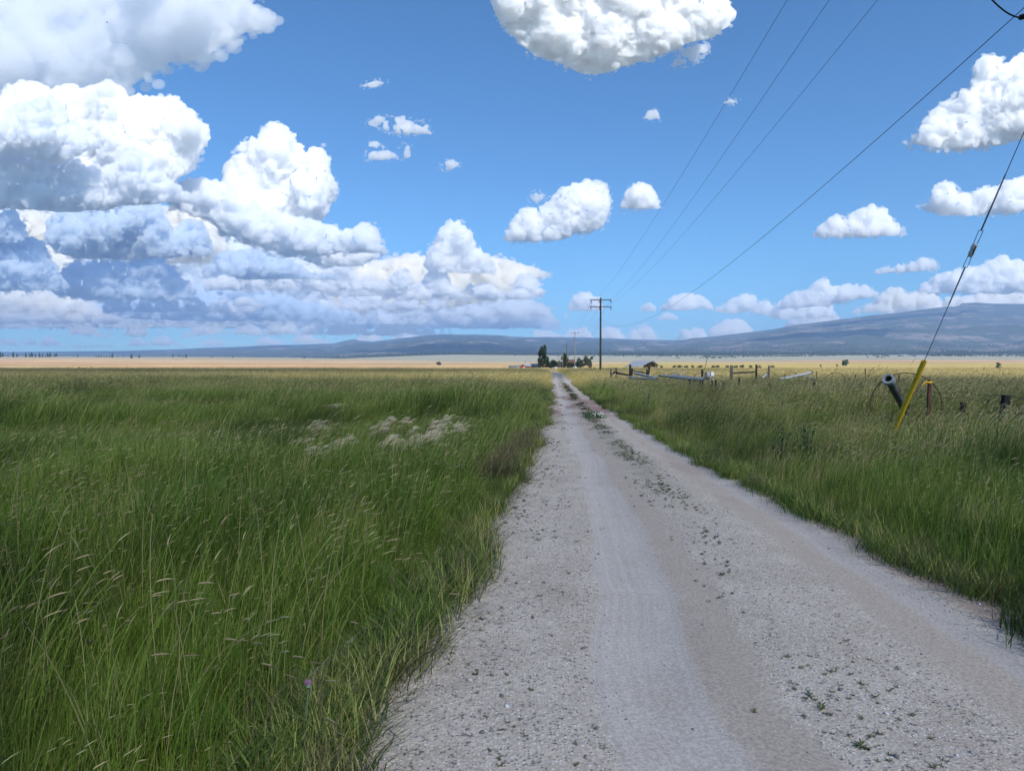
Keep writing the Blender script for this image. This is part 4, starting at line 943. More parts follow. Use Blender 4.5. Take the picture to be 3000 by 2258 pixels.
# far ranch on the right slope
for lb, p0, p1, Y, pe, prr, w_, kd in (('long low metal barn, left of the far ranch buildings', 2606, 2634, 3500, 1047.0, 1042.5, 30, 1), ('middle far ranch barn, lowest of three', 2637, 2664, 3560, 1046.5, 1043.0, 26, 1), ('far metal barn just left of the yellow guard tube', 2684, 2716, 3400, 1047.5, 1043.0, 36, 1)):
    xm = gx((p0 + p1) / 2, Y); g = landz(xm, Y); ev = max(EYE + (HOR - pe) / F * Y - g, 4); rd = max(EYE + (HOR - prr) / F * Y - g, ev + 4)
    gable(lb, p0, p1, Y, ev, rd, w_, 'housewall', 'roof', over=1, windows=())
# white pickup at the end of the road
def pickup():
    Y = 395; x = gx(1628.5, Y); t = thing('pickup_truck', 'white pickup parked at the end of the road under the trees', 'truck', (x, Y, landz(x, Y)), rz=.1)
    MB().box((0, 0, .62), (1.9, 5.0, .55)).box((0, 1.7, .95), (1.8, 1.5, .2)).obj('body', M['white'], t)
    mb = MB(); mb.add([(-.85, -.6, .9), (.85, -.6, .9), (.85, 1.2, .9), (-.85, 1.2, .9), (-.7, -.3, 1.6), (.7, -.3, 1.6), (.7, .8, 1.6), (-.7, .8, 1.6)], [(0, 1, 5, 4), (1, 2, 6, 5), (2, 3, 7, 6), (3, 0, 4, 7), (4, 5, 6, 7)]); mb.obj('cab', M['white'], t)
    MB().add([(-.74, -.57, 1.02), (.74, -.57, 1.02), (.62, -.36, 1.5), (-.62, -.36, 1.5)], [(0, 1, 2, 3)]).obj('windscreen', M['glass'], t)
    for sx in (-.88, .88):
        for sy in (-1.6, 1.6): MB().tube([(sx - .1, sy, .36), (sx + .1, sy, .36)], .37, 14).obj('wheel', M['tyre'], t, True)
pickup()
# ------------------------------------------------------------------ trees
def leaves(rng, n, fn, size, flat=0.0):
    """n loose leaf clumps, each a small bent quad, at points drawn by fn"""
    V = []; Fc = []
    for i in range(n):
        p = fn(); s = size * rng.uniform(.5, 1.3)
        a = Vector((rng.gauss(0, 1), rng.gauss(0, 1), rng.gauss(0, 1 - flat))).normalized(); b = a.cross(Vector((rng.gauss(0, 1), rng.gauss(0, 1), rng.gauss(0, 1)))).normalized(); c = a.cross(b)
        V += [p + a * s, p + b * s * .8 + c * s * .15, p - a * s * .9, p - b * s * .7 + c * s * .1]; Fc.append((4 * i, 4 * i + 1, 4 * i + 2, 4 * i + 3))
    return V, Fc
def tree(label, px, top, Y, wpx, m, kind='round', name='tree', cat='tree', base=None, group=None, dens=1.0, seed=None, gap=.25, rootpx=None):
    rng = random.Random(seed or int(px * 7)); x = gx(px, Y); g = landz(x, Y)
    H = EYE + (HOR - top) / F * Y - g; w = wpx / F * Y / 2 * (1.25 if 380 < Y < 500 and kind != 'bush' and wpx < 40 else 1)
    if 380 < Y < 500: dens *= 1.6
    t = thing(name, label, cat, (x, Y, g), group)
    mb = MB(); mb.tube([(0, 0, -.3), (w * .03, 0, H * .3), (w * .05, 0, H * .75)], [max(H * .03, .08), H * .022, H * .008], 7)
    lobes = []
    if kind == 'poplar':
        for k in range(26):
            z = rng.uniform(.10, .97); rr = w * (.92 - .62 * max(0, z - .45) ** 1.3 / .48) * (.6 + .4 * min(1, z / .22)) * rng.uniform(.75, 1.1)
            a = rng.uniform(0, 6.28); q = rr * rng.uniform(.25, .72); lobes.append((Vector((math.cos(a) * q, math.sin(a) * q, z * H)), max(w * .32 * rng.uniform(.6, 1.1), .1), 1.7))
    elif kind == 'bush':
        for k in range(12): a = rng.uniform(0, 6.28); q = w * rng.uniform(.1, .7); z = rng.uniform(.2, .7); lobes.append((Vector((math.cos(a) * q, math.sin(a) * q, z * H)), min(w, H) * rng.uniform(.3, .45), 1))
    else:
        for k in range(17):
            a = rng.uniform(0, 6.28); z = rng.uniform(.32, .90); q = w * rng.uniform(.15, .78) * math.sin(math.pi * min(.98, (z - .12) / .9)) ** .6
            lobes.append((Vector((math.cos(a) * q, math.sin(a) * q, z * H)), w * rng.uniform(.24, .38), 1))
            if k % 3 == 0: mb.tube([(w * .03, 0, H * .28), (math.cos(a) * q * .5, math.sin(a) * q * .5, z * H * .75), (math.cos(a) * q, math.sin(a) * q, z * H)], [H * .012, H * .008, H * .003], 5)
    mb.obj('trunk', M['bark'], t, True)
    def fn():
        c, r, sz = rng.choice(lobes)
        while True:
            v = Vector((rng.uniform(-1, 1), rng.uniform(-1, 1), rng.uniform(-1, 1)))
            if .25 < v.length < 1: break
        v = v * (.55 + .45 * v.length); return c + Vector((v.x * r, v.y * r, v.z * r * sz))
    V, Fc = leaves(rng, int(900 * dens), fn, max(w * .085, Y * .0007))
    MB().add(V, Fc).obj('crown', LM[m], t)
    return t
tree('tall dark poplar standing highest of the farm trees', 1590, 1012, 448, 42, 'poplar', 'poplar', 'poplar_tree', dens=3.4)
for q, lb in (((1606, 1058, 455, 20), 'low dark tree touching the poplar on its right'), ((1621, 1056, 460, 26), 'round dark tree above the white pickup'), ((1637, 1057, 462, 18), 'dark round tree behind the two thin poles'), ((1612, 1066, 440, 16), 'small dark bush at the left of the road end'), ((1646, 1060, 452, 16), 'dark shrubby tree left of the pale pole')):
    tree(lb, *q, 'dark', dens=1.4, group='dark trees round the farmyard')
tree('narrow upright dark tree right of the pale utility pole', 1656, 1035, 452, 26, 'dark', 'poplar', dens=1.8)
tree('low dark tree hiding the farmhouse front', 1671, 1061, 456, 24, 'dark', dens=1.3, group='dark trees round the farmyard')
tree('blue-green bushy tree left of the olive tree', 1700, 1054, 440, 26, 'blue', dens=1.5)
tree('thin pale tree behind the blue-green one', 1694, 1046, 470, 14, 'blue', dens=.35)
tree('airy olive coloured tree at the right of the farmyard', 1724, 1041, 440, 30, 'olive', dens=1.5)
tree('rounded green tree alone in the golden field on the right', 2476, 1053.5, 1150, 23, 'bush', dens=1.6)
tree('single dark bush far out in the tan field left of the road', 1286, 1057, 1400, 15, 'blue', 'bush', 'bush', 'bush')
for px, py, Y, w, lb in ((2925, 1060, 1000, 12, 'small green bush near the right edge of the golden field'), (2925, 1072, 560, 14, 'low brown bush below the green one on the right'), (2404, 1065, 1100, 5, 'tiny bush left of the lone rounded tree'), (2452, 1065, 1100, 4, 'tiny stump-like bush beside the lone rounded tree'),
        (231, 1075.5, 700, 9, 'left one of two brown bushes on the tan plain'), (268, 1075, 700, 6, 'right one of two brown bushes on the tan plain'), (1939, 1069, 420, 12, 'grey bush at the right foot of the hay barn'), (1478, 1079, 460, 8, 'small dark bush left of the blue-grey shed')):
    tree(lb, px, py, Y, w, 'bush' if 'green' in lb else 'olive', 'bush', 'bush', 'bush', dens=.4)
# hedge of low bushes across the far field
for i, px in enumerate((1975, 1992, 2010, 2028, 2050, 2090, 2102, 2130, 2155, 2175, 2200, 2225, 2262)):
    tree('low bush in the hedge line crossing the field behind the corral', px, 1068.5 + (i % 3) * .5, 640, 14 + (i * 5) % 7, 'dark', 'bush', 'bush', 'bush', dens=.22, group='low hedge bushes in the far field', seed=i + 90)
# pines on the left skyline
def pine_mesh(seed, H=16, w=3.4, trunk=.1):
    rng = random.Random(seed); t = thing('pine_tree', 'dark pine', 'pine tree')
    MB().tube([(0, 0, -1), (0, 0, H * .95)], [.35, .05], 6).obj('trunk', M['bark'], t, True)
    V, Fc = [], []
    def fn():
        z = trunk + (1 - trunk) * rng.random() ** 1.15; lay = .75 + .25 * math.sin(z * 34 + seed)
        r = w * (1 - (z - trunk) / (1 - trunk)) ** .75 * lay * (.55 + .45 * min(1, (z - trunk) / .12)) * math.sqrt(rng.random()); a = rng.uniform(0, 6.28)
        return Vector((math.cos(a) * r, math.sin(a) * r, z * H - r * .15))
    V, Fc = leaves(rng, 420, fn, 1.0, .4); MB().add(V, Fc).obj('crown', LM['pine'], t); return t
PP = [pine_mesh(1, 16, 5.6, .06), pine_mesh(2, 15, 6.4, .12), pine_mesh(3, 17, 5.0, .1)]
PX = [(2, 1045, 15, 'a'), (9, 1046, 13, 'a'), (25, 1047, 8, 'a'), (40, 1046, 16, 'a'), (51, 1047, 11, 'a'), (77, 1046, 13, 'b'), (88, 1046, 10, 'b'), (94, 1046, 14, 'b'), (105, 1046, 9, 'b'), (117, 1045, 12, 'b'), (126, 1046, 10, 'b'), (135, 1046, 6, 'b'), (141, 1046, 13, 'b'), (148, 1046, 13, 'b'), (166, 1051, 17, 'c'), (161, 1048, 12, 'b'),
      (96, 1052, 5, 'd'), (69, 1054, 6, 'd'), (229, 1049, 10, 'e'), (215, 1050, 5, 'd'), (283, 1046, 6, 'f'), (290, 1046, 7, 'f'), (298, 1046, 6, 'f'), (306, 1046, 5, 'f'), (313, 1046, 5, 'f'), (322, 1046, 6, 'f'), (330, 1045, 11, 'f'), (344, 1046, 5, 'd'), (362, 1047, 5, 'd'), (386, 1041, 6, 'd'), (409, 1043, 4, 'd'), (507, 1048, 9, 'g'), (527, 1051, 11, 'g'), (537, 1047, 6, 'g'), (546, 1046, 8, 'g'), (623, 1047, 6, 'd'), (682, 1047, 4, 'd'), (892, 1047, 4, 'd')]
PL = {'a': 'dark pine in the loose line at the far left edge of the ridge', 'b': 'dark pine in the close row left of the largest skyline pine', 'c': 'largest skyline pine, at the right end of the left row', 'd': 'small lone dark pine dotted on the sage slope',
      'e': 'single broad pine in the gap between the two skyline groups', 'f': 'dark pine in the low cluster right of the broad single pine', 'g': 'dark pine in the small group of four in the middle of the left ridge'}
used = set()
for i, (px, pb, hp, gk) in enumerate(PX):
    Y = 2640 + (1051 - pb) * -25 + RN.uniform(-20, 20); x = gx(px, Y); g = landz(x, Y); k = RN.choice((0, 1, 2)) if i > 2 else i
    H = (16, 15, 17)[k]; topz = EYE + (HOR - (pb - hp)) / F * Y; sc = max((topz - g) / H, .25)
    if k not in used:
        used.add(k); o = PP[k]; o.location = (x, Y, g); o.scale = (sc,) * 3; o['label'] = PL[gk]; o['group'] = 'pines on the left skyline'
    else: copy_thing(PP[k], (x, Y, g), PL[gk], RN.uniform(0, 6), sc, 'pines on the left skyline')
# ------------------------------------------------------------------ conifer wood along the foot of the hills (nobody could count it)
def gn_scatter(name, pts, rot, scl, idx, protos, label, cat, kind='stuff'):
    me = bpy.data.meshes.new(name); me.vertices.add(len(pts)); me.vertices.foreach_set('co', np.asarray(pts, np.float32).ravel())
    for nm, arr, ty in (('rot', rot, 'FLOAT_VECTOR'), ('scl', scl, 'FLOAT_VECTOR')):
        a = me.attributes.new(nm, ty, 'POINT'); a.data.foreach_set('vector', np.asarray(arr, np.float32).ravel())
    a = me.attributes.new('idx', 'INT', 'POINT'); a.data.foreach_set('value', np.asarray(idx, np.int32))
    o = link(name, me, label=label, category=cat, kind=kind)
    ng = bpy.data.node_groups.new(name, 'GeometryNodeTree'); ng.interface.new_socket('Geometry', in_out='INPUT', socket_type='NodeSocketGeometry'); ng.interface.new_socket('Geometry', in_out='OUTPUT', socket_type='NodeSocketGeometry')
    gi = ng.nodes.new('NodeGroupInput'); go = ng.nodes.new('NodeGroupOutput'); ip = ng.nodes.new('GeometryNodeInstanceOnPoints')
    ci = ng.nodes.new('GeometryNodeCollectionInfo'); col = bpy.data.collections.new(name + '_kinds')
    for q in protos:
        po = bpy.data.objects.new(q.name, q); col.objects.link(po)
    ci.inputs['Collection'].default_value = col; ci.inputs['Separate Children'].default_value = True; ci.inputs['Reset Children'].default_value = True
    ng.links.new(gi.outputs[0], ip.inputs['Points']); ng.links.new(ci.outputs[0], ip.inputs['Instance']); ip.inputs['Pick Instance'].default_value = True
    for nm, ty, sk in (('idx', 'INT', 'Instance Index'), ('rot', 'FLOAT_VECTOR', 'Rotation'), ('scl', 'FLOAT_VECTOR', 'Scale')):
        na = ng.nodes.new('GeometryNodeInputNamedAttribute'); na.data_type = ty; na.inputs['Name'].default_value = nm
        if nm == 'rot':
            er = ng.nodes.new('FunctionNodeEulerToRotation'); ng.links.new(na.outputs['Attribute'], er.inputs[0]); ng.links.new(er.outputs[0], ip.inputs[sk])
        else: ng.links.new(na.outputs['Attribute'], ip.inputs[sk])
    ng.links.new(ip.outputs[0], go.inputs[0])
    md = o.modifiers.new('scatter', 'NODES'); md.node_group = ng
    return o
def conifer_cheap(seed):
    rng = random.Random(seed); V, Fc = [], []
    for k in range(5):
        z = k / 5; r = 3.0 * (1 - z * .85); n = 6; b = len(V)
        for j in range(n): a = 6.283 * j / n + rng.random() * .5; V.append((math.cos(a) * r * rng.uniform(.7, 1.15), math.sin(a) * r * rng.uniform(.7, 1.15), 14 * z + 1 + rng.uniform(-.5, .5)))
        V.append((0, 0, 14 * (z + .36) + 1)); Fc += [(b + j, b + (j + 1) % n, b + n) for j in range(n)]
    me = bpy.data.meshes.new('conifer_kind'); me.from_pydata(V, [], Fc); me.materials.append(LM['pine']); return me
def juniper_cheap(seed):
    rng = random.Random(seed); V, Fc = leaves(rng, 60, lambda: Vector((rng.gauss(0, 1.3), rng.gauss(0, 1.3), abs(rng.gauss(2.0, 1.3)))), .9); me = bpy.data.meshes.new('juniper_kind'); me.from_pydata(V, [], Fc); me.materials.append(LM['pine']); return me
def forest():
    rng = np.random.default_rng(5); N = 60000
    px = rng.uniform(-700, 3700, N); Y = rng.uniform(4300, 7200, N); X = (px - CX) / F * Y
    dn = fbm(X, Y, 420, 3, 6.6) + fbm(X, Y, 1500, 2, 1.1) * .6
    dens = np.clip(.55 - (Y - 4300) / 4500 + dn * .55, 0, 1)
    # thin out where pale clearings show right of the hay barn; thick belt close to the plain
    dens = np.where(Y < 4750, np.clip(.9 + dn * .4, 0, 1) * (px > 420), dens)
    dens = np.where((px > 1650) & (px < 2100) & (Y < 5100), 1.0, dens)
    keep = rng.random(N) < dens; X, Y = X[keep][:26000], Y[keep][:26000]; n = len(X)
    z = hill_z(X, Y)
    s = rng.uniform(.6, 1.35, n); gn_scatter('conifer_forest', np.c_[X, Y, z], np.c_[np.zeros(n), np.zeros(n), rng.uniform(0, 6, n)], np.c_[s, s, s * rng.uniform(.8, 1.25, n)], rng.integers(0, 3, n), [conifer_cheap(k) for k in range(3)],
        'far conifer wood along the foot of the hills', 'forest')
    N = 2600; px = rng.normal(2330, 260, N); px = np.where(rng.random(N) < .4, rng.normal(2850, 160, N), px); Y = rng.uniform(3100, 4300, N); X = (px - CX) / F * Y
    keep = fbm(X, Y, 260, 3, 2.6) + (Y - 3700) / 900 > .15; X, Y = X[keep], Y[keep]; n = len(X); s = rng.uniform(.6, 1.5, n)
    gn_scatter('juniper_scrub', np.c_[X, Y, land(X, Y)], np.c_[np.zeros(n), np.zeros(n), rng.uniform(0, 6, n)], np.c_[s, s, s], rng.integers(0, 2, n), [juniper_cheap(k) for k in range(2)], 'dark junipers dotted over the sage slope', 'scrub')
from mathutils.bvhtree import BVHTree
def hill_z(X, Y):
    z = land(X, Y)
    deps = bpy.context.evaluated_depsgraph_get()
    for nm in ('hills', 'mountain'):
        me = bpy.data.objects[nm].data; V = [v.co.copy() for v in me.vertices]; bv = BVHTree.FromPolygons(V, [tuple(p.vertices) for p in me.polygons])
        for i in range(len(X)):
            h = bv.ray_cast(Vector((X[i], Y[i], 5000)), Vector((0, 0, -1)))
            if h[0] is not None and h[0].z > z[i]: z[i] = h[0].z
    return z
forest()
# ------------------------------------------------------------------ grass and ground cover
def grass_mat(name, cols, far, headmix=0.0, trans=.3, rough=.55):
    """cols: three blade colours mixed by place and by blade; far: what they fade to where the field turns to ripe hay"""
    m = bpy.data.materials.new(name); m.use_nodes = True; t = m.node_tree; p = t.nodes['Principled BSDF']; out = t.nodes['Material Output']
    P = geo_pos(t); x, y, z = sep(t, P)
    gi = t.nodes.new('ShaderNodeNewGeometry'); ri = E(t, gi.outputs['Random Per Island']); oi = t.nodes.new('ShaderNodeObjectInfo'); ro = E(t, oi.outputs['Random'])
    a = noise(t, scaled(t, P, .5, .22, 0), 1, 4, .6); b = noise(t, scaled(t, P, 1.8, 1.1, 0), 1, 3, .6)
    c = mix(t, smooth(a + (ro - .5) * .22, .40, .62), cols[0], cols[1])
    c = mix(t, smooth(b + (ri - .5) * .5, .48, .78), c, cols[2])
    dry = smooth(ri, .90, .95); c = mix(t, dry * .8, c, (.30, .24, .12))
    deep = smooth(noise(t, scaled(t, P, .30, .20, 0), 1, 3, .55), .50, .60); c = mix(t, deep * .7, c, tuple(v * .38 for v in cols[0]))
    big = noise(t, scaled(t, P, .045, .030, 0), 1, 4, .6)
    c = mix(t, smooth(y + (big - .5) * 34, 28, 66) * .75, c, far[0])
    c = mix(t, smooth(y + (big - .5) * 30 + x * .25, 42, 62) * .9, c, far[1])
    br = .48 + ri * 1.0; n = t.nodes.new('ShaderNodeVectorMath'); n.operation = 'SCALE'; t.links.new(c, n.inputs[0]); t.links.new(br.s, n.inputs['Scale']); c = n.outputs[0]
    t.links.new(c, p.inputs['Base Color']); p.inputs['Roughness'].default_value = rough; p.inputs['Specular IOR Level'].default_value = .35
    tr = t.nodes.new('ShaderNodeBsdfTranslucent'); t.links.new(c, tr.inputs[0]); mx = t.nodes.new('ShaderNodeMixShader'); mx.inputs[0].default_value = trans
    t.links.new(p.outputs[0], mx.inputs[1]); t.links.new(tr.outputs[0], mx.inputs[2]); t.links.new(mx.outputs[0], out.inputs[0])
    return m
GM = grass_mat('grass_blades', [(.088, .175, .020), (.165, .250, .030), (.28, .30, .08)], [(.17, .20, .06), (.50, .41, .13)])
GH = grass_mat('seed_heads', [(.36, .32, .15), (.46, .36, .20), (.30, .33, .14)], [(.36, .33, .17), (.66, .53, .24)], trans=.2, rough=.8)
GD = grass_mat('dry_grass', [(.16, .135, .07), (.20, .15, .09), (.10, .12, .04)], [(.22, .19, .09), (.33, .27, .12)], trans=.2, rough=.8)
GY = grass_mat('straw_grass', [(.34, .33, .12), (.46, .38, .17), (.26, .31, .08)], [(.30, .28, .12), (.50, .41, .15)])
GB = grass_mat('barley_beards', [(.68, .60, .43), (.76, .64, .48), (.56, .55, .38)], [(.55, .5, .38), (.5, .45, .3)], trans=.4, rough=.7)
GS = grass_mat('road_weeds', [(.07, .10, .035), (.11, .13, .05), (.14, .10, .06)], [(.1, .11, .05), (.14, .12, .06)], trans=.1)
GG = grass_mat('broad_leaves', [(.05, .12, .045), (.08, .17, .06), (.14, .22, .12)], [(.1, .15, .06), (.12, .15, .06)], trans=.25)
def blades(rng, n, spread, H, w, seg=4, lean=.32, rnd=.28, curve=1.8, rot=0.0):
    V, Fc = [], []
    for i in range(n):
        bx, by = rng.gauss(0, spread), rng.gauss(0, spread); h = H * rng.uniform(.55, 1.12); a = rng.uniform(0, 6.283)
        dx = lean * rng.uniform(.3, 1.5) + math.cos(a) * rnd * rng.uniform(.2, 1.3); dy = math.sin(a) * rnd * rng.uniform(.2, 1.3) - lean * .1
        f = a + rng.uniform(-.6, .6) + 1.57; wx, wy = math.cos(f), math.sin(f); ww = w * rng.uniform(.6, 1.3); b0 = len(V)
        for k in range(seg + 1):
            s = k / seg; c = s ** curve; L = h * (s - .22 * c * (abs(dx) + abs(dy)))
            hw = ww * .5 * (1 - s ** 2.2) * (.55 + .45 * min(1, s * 4)); px, py = bx + dx * h * c, by + dy * h * c
            if k == seg: V.append((px, py, L))
            else: V += [(px - wx * hw, py - wy * hw, L), (px + wx * hw, py + wy * hw, L)]
        for k in range(seg - 1): q = b0 + 2 * k; Fc.append((q, q + 1, q + 3, q + 2))
        q = b0 + 2 * (seg - 1); Fc.append((q, q + 1, q + 2))
    return V, Fc
def heads(rng, n, spread, H, stem_w, hl, hr, lean=.5, seg=5, sides=3, rnd=.2):
    """thin nodding stems, returned apart from the seed spikes they carry"""
    SV, SF, HV, HF = [], [], [], []
    for i in range(n):
        bx, by = rng.gauss(0, spread), rng.gauss(0, spread); h = H * rng.uniform(.8, 1.18)
        dx = lean * rng.uniform(.2, 1.1); dy = rng.uniform(-rnd, rnd); l = hl * rng.uniform(.7, 1.3); r = hr * rng.uniform(.7, 1.2)
        def pt(s): c = s ** 2.4; return Vector((bx + dx * h * c, by + dy * h * c, h * (s - .22 * c * (abs(dx) + .2) * s)))
        b0 = len(SV)
        for k in range(seg + 1):
            p = pt(k / seg); SV += [tuple(p - Vector((stem_w / 2, 0, 0))), tuple(p + Vector((stem_w / 2, stem_w * .4, 0)))]
        for k in range(seg): q = b0 + 2 * k; SF.append((q, q + 1, q + 3, q + 2))
        p = pt(1.0); d = (pt(1.0) - pt(.88)).normalized(); d = (d + Vector((.12 * lean, 0, .10 * lean))).normalized(); sx = d.cross(Vector((0, 1, .1))).normalized(); sy = d.cross(sx); b0 = len(HV)
        prof = ((0, .3), (.2, 1), (.6, .9), (1, .12)); 
        for s, q in prof:
            cc = p + d * l * s + Vector((.10, 0, -.20)) * l * s * s
            for k in range(sides): a = 6.283 * k / sides; HV.append(tuple(cc + (sx * math.cos(a) + sy * math.sin(a)) * r * q))
        for j in range(3):
            for k in range(sides): HF.append((b0 + j * sides + k, b0 + j * sides + (k + 1) % sides, b0 + (j + 1) * sides + (k + 1) % sides, b0 + (j + 1) * sides + k))
    return SV, SF, HV, HF
def join(name, *parts):
    """parts: (V, F, material) -> one mesh with several materials"""
    V, Fc, mi, mats = [], [], [], []
    for v, f, m in parts:
        if m not in mats: mats.append(m)
        b = len(V); V += [tuple(q) for q in v]; Fc += [tuple(i + b for i in q) for q in f]; mi += [mats.index(m)] * len(f)
    me = bpy.data.meshes.new(name); me.from_pydata(V, [], Fc)
    for m in mats: me.materials.append(m)
    me.polygons.foreach_set('material_index', mi); me.shade_smooth(); return me
def tuft(seed, n, sp, H, w, nh=0, hH=1.1, hl=.07, hr=.004, sw=.0022, seg=4, lean=.3, rnd=.28, hlean=.5, mats=(GM, GM, GH), hsp=None, hseg=5):
    rng = random.Random(seed); b = blades(rng, n, sp, H, w, seg, lean, rnd); parts = [(b[0], b[1], mats[0])]
    if nh: h = heads(rng, nh, hsp or sp * 1.4, H * hH, sw, hl, hr, hlean, hseg); parts += [(h[0], h[1], mats[1]), (h[2], h[3], mats[2])]
    return join('grass_kind', *parts)
def wedge(rng, n, y0, y1, u0, u1):
    """points spread evenly over the ground between two distances and two bearings"""
    Y = np.sqrt(rng.uniform(y0 ** 2, y1 ** 2, n)); u = rng.uniform(u0, u1, n); return u * Y, Y
def scatter(name, label, cat, protos, X, Y, H, rng, zoff=0.0, tilt=.10, wind=0.0, idx=None, flat=1.0):
    n = len(X); rot = np.c_[rng.normal(0, tilt, n), rng.normal(wind, tilt, n), rng.normal(0, .45, n)]
    scl = np.c_[H * flat, H * flat, H]; idx = rng.integers(0, len(protos), n) if idx is None else idx
    gn_scatter(name, np.c_[X, Y, land(X, Y) + zoff], rot, scl, idx, protos, label, cat)
def heightfield(X, Y):
    """how tall the stand grows here: clumps, hollows, lower by the wheel ruts"""
    h = .82 + fbm(X, Y, 2.6, 3, 4.4) * .22 + fbm(X, Y, 9, 2, 7.7) * .22
    dl, dr = road_l(Y) - X, X - road_r(Y); d = np.maximum(dl, dr)
    h = h * np.clip(.42 + d / 1.1, .42, 1.0)
    h = h * np.where(dr > 0, 1 + .30 * np.clip((dr - 1.2) / 2.5, 0, 1) * np.clip((30 - Y) / 10, 0, 1), 1)
    h = h * (1 + np.where(dl > 0, .50, .26) * np.clip(fbm(X, Y, 3.6, 2, 12.0) * 1.9, -1, .75) * np.where(Y > 26, .3, 1))
    h = np.where(Y > 26, np.minimum(h, .98), h)
    h = np.where((dl > 0) & (Y > 10) & (Y < 17) & (X < -1.5), h * .72, h)        # the damp hollow on the left
    return h, d
def plant_grass():
    rng = np.random.default_rng(77)
    A = [tuft(10 + k, 34, .075, .62 + .08 * (k % 2), (.0062, .0095, .0072, .0085)[k], 0, seg=4, lean=(.10, .16, .28, .05)[k], rnd=(.22, .3, .2, .34)[k]) for k in range(4)] + [tuft(20 + k, 26, .075, .58, .0058, 3, 1.22, .060, .0032, seg=4) for k in range(3)] + [tuft(28, 20, .08, .52, .013, 0, seg=5, lean=.12, rnd=.4)]
    def zone(name, label, protos, n, y0, y1, us, pw, off=.0, hs=1.0, edge=.0, flat=1.0, wind=.02):
        for side, (u0, u1) in us:
            X, Y = wedge(rng, n, y0, y1, u0, u1); h, d = heightfield(X, Y); k = (d > edge) if side == 0 else np.ones(len(X), bool)
            if side == 1: k = road_l(Y) - X > edge - (.14 if y1 < 10 else 0)
            if side == 2: k = X - road_r(Y) > edge
            X, Y, h = X[k], Y[k], h[k]
            scatter('grass', label[side - 1], 'grass', protos, X, Y, h * hs * rng.uniform(.82, 1.18, len(X)), rng, idx=pw(len(X), side, X, Y), flat=flat, wind=wind)
    def pick(wl, wr):
        def f(n, side, X, Y):
            w = np.array(wl if side == 1 else wr, float); w /= w.sum(); r = rng.choice(len(w), n, p=w)
            return r
        return f
    zone('grass', ('long dark green grass close to the camera on the left', 'fresh green grass bordering the near road on the right'), A, 6800, 1.3, 8.5, ((1, (-1.05, .12)), (2, (.10, 1.1))), pick([5, 5, 5, 5, 1.6, 1.6, 1.2, 2.4], [5, 5, 5, 5, 2.2, 2.2, 1.8, 2]))
    # dead stalks and long arching seed stems standing out of the near grass
    n = 330; Y = rng.uniform(2.3, 9.5, n); X = np.where(rng.random(n) < .78, rng.uniform(-1.0, .05, n) * Y * .9, road_r(Y) + rng.uniform(.2, 4, n)); k = (road_l(Y) - X > .15) | (X > road_r(Y)); X, Y = X[k], Y[k]
    scatter('seed_stalks', 'tall pale seed stalks arching out of the near grass', 'grass', [tuft(120 + q, 2, .05, .55, .006, 3 + q, 1.5, .062, .0036, .0028, seg=4, hlean=(.25, .6, .9)[q], mats=(GM, GM, GH), hsp=.05, hseg=7) for q in range(3)], X, Y, rng.uniform(.8, 1.15, len(X)), rng, tilt=.08)
    B_ = [tuft(40 + k, 38, .13, .64, .0095, 0, seg=3) for k in range(3)] + [tuft(50 + k, 26, .14, .60, .009, 7, 1.25, .085, .0048, .003, seg=3, hlean=.36) for k in range(3)] + [tuft(57 + k, 30, .14, .62, .009, 9, 1.2, .085, .0048, .003, seg=3, hlean=.36, mats=(GY, GY, GH)) for k in range(2)]
    zone('grass', ('tall meadow grass in the middle of the left field', 'tall heading grass along the right verge'), B_, 9000, 8.5, 30, ((1, (-.95, .10)), (2, (.05, .95))), pick([4, 4, 4, .8, .8, .8, .25, .25], [2.4, 2.4, 2.4, 2.2, 2.2, 2.2, 2.0, 2.0]), hs=1.05)
    C_ = [tuft(60 + k, 44, .34, .64, .020, 12, 1.22, .12, .009, .007, seg=2, hlean=.38, hseg=3) for k in range(3)]
    zone('grass', ('left field of windblown grass further out', 'right field of windblown grass further out'), C_, 21000, 30, 96, ((1, (-.85, .07)), (2, (.04, .85))), pick([1, 1, 1], [1, 1, 1]), hs=1.0, edge=.35)
    D_ = [tuft(70 + k, 60, .9, .62, .055, 16, 1.2, .25, .022, .016, seg=2, hlean=.4, hseg=2) for k in range(3)]
    zone('grass', ('far left field of ripening grass', 'far right field of ripening grass'), D_, 26000, 96, 330, ((1, (-.80, .06)), (2, (.04, .80))), pick([1, 1, 1], [1, 1, 1]), hs=1.0, edge=1.5)
    # low sprawling grass and dead thatch along both edges of the gravel
    Sx = [tuft(80 + k, 30, .06, .20, .0050, 0, seg=3, lean=.2, rnd=.7) for k in range(3)] + [tuft(90 + k, 34, .07, .22, .0045, 0, seg=3, rnd=.7, mats=(GD, GD, GH)) for k in range(2)]
    n = 7600; Y = 1.6 + 60 * rng.random(n) ** 1.9; sd = rng.random(n) < .55; e = abs(rng.normal(0, .16, n)) - .20
    X = np.where(sd, road_l(Y) - e - fbm(Y, Y * 0, 1.3, 3, 4) * .16, road_r(Y) + e + .02 + fbm(Y, Y * 0, .9, 3, 9) * .13)
    scatter('verge_grass', 'short sprawling grass and thatch along the gravel edges', 'grass', Sx, X, Y, rng.uniform(.6, 1.5, n), rng, idx=rng.choice(5, n, p=[.30, .30, .28, .06, .06]))
    # brown dead clump line at the left edge
    n = 130; Y = rng.uniform(9, 14.5, n); X = road_l(Y) - .12 + rng.normal(0, .12, n)
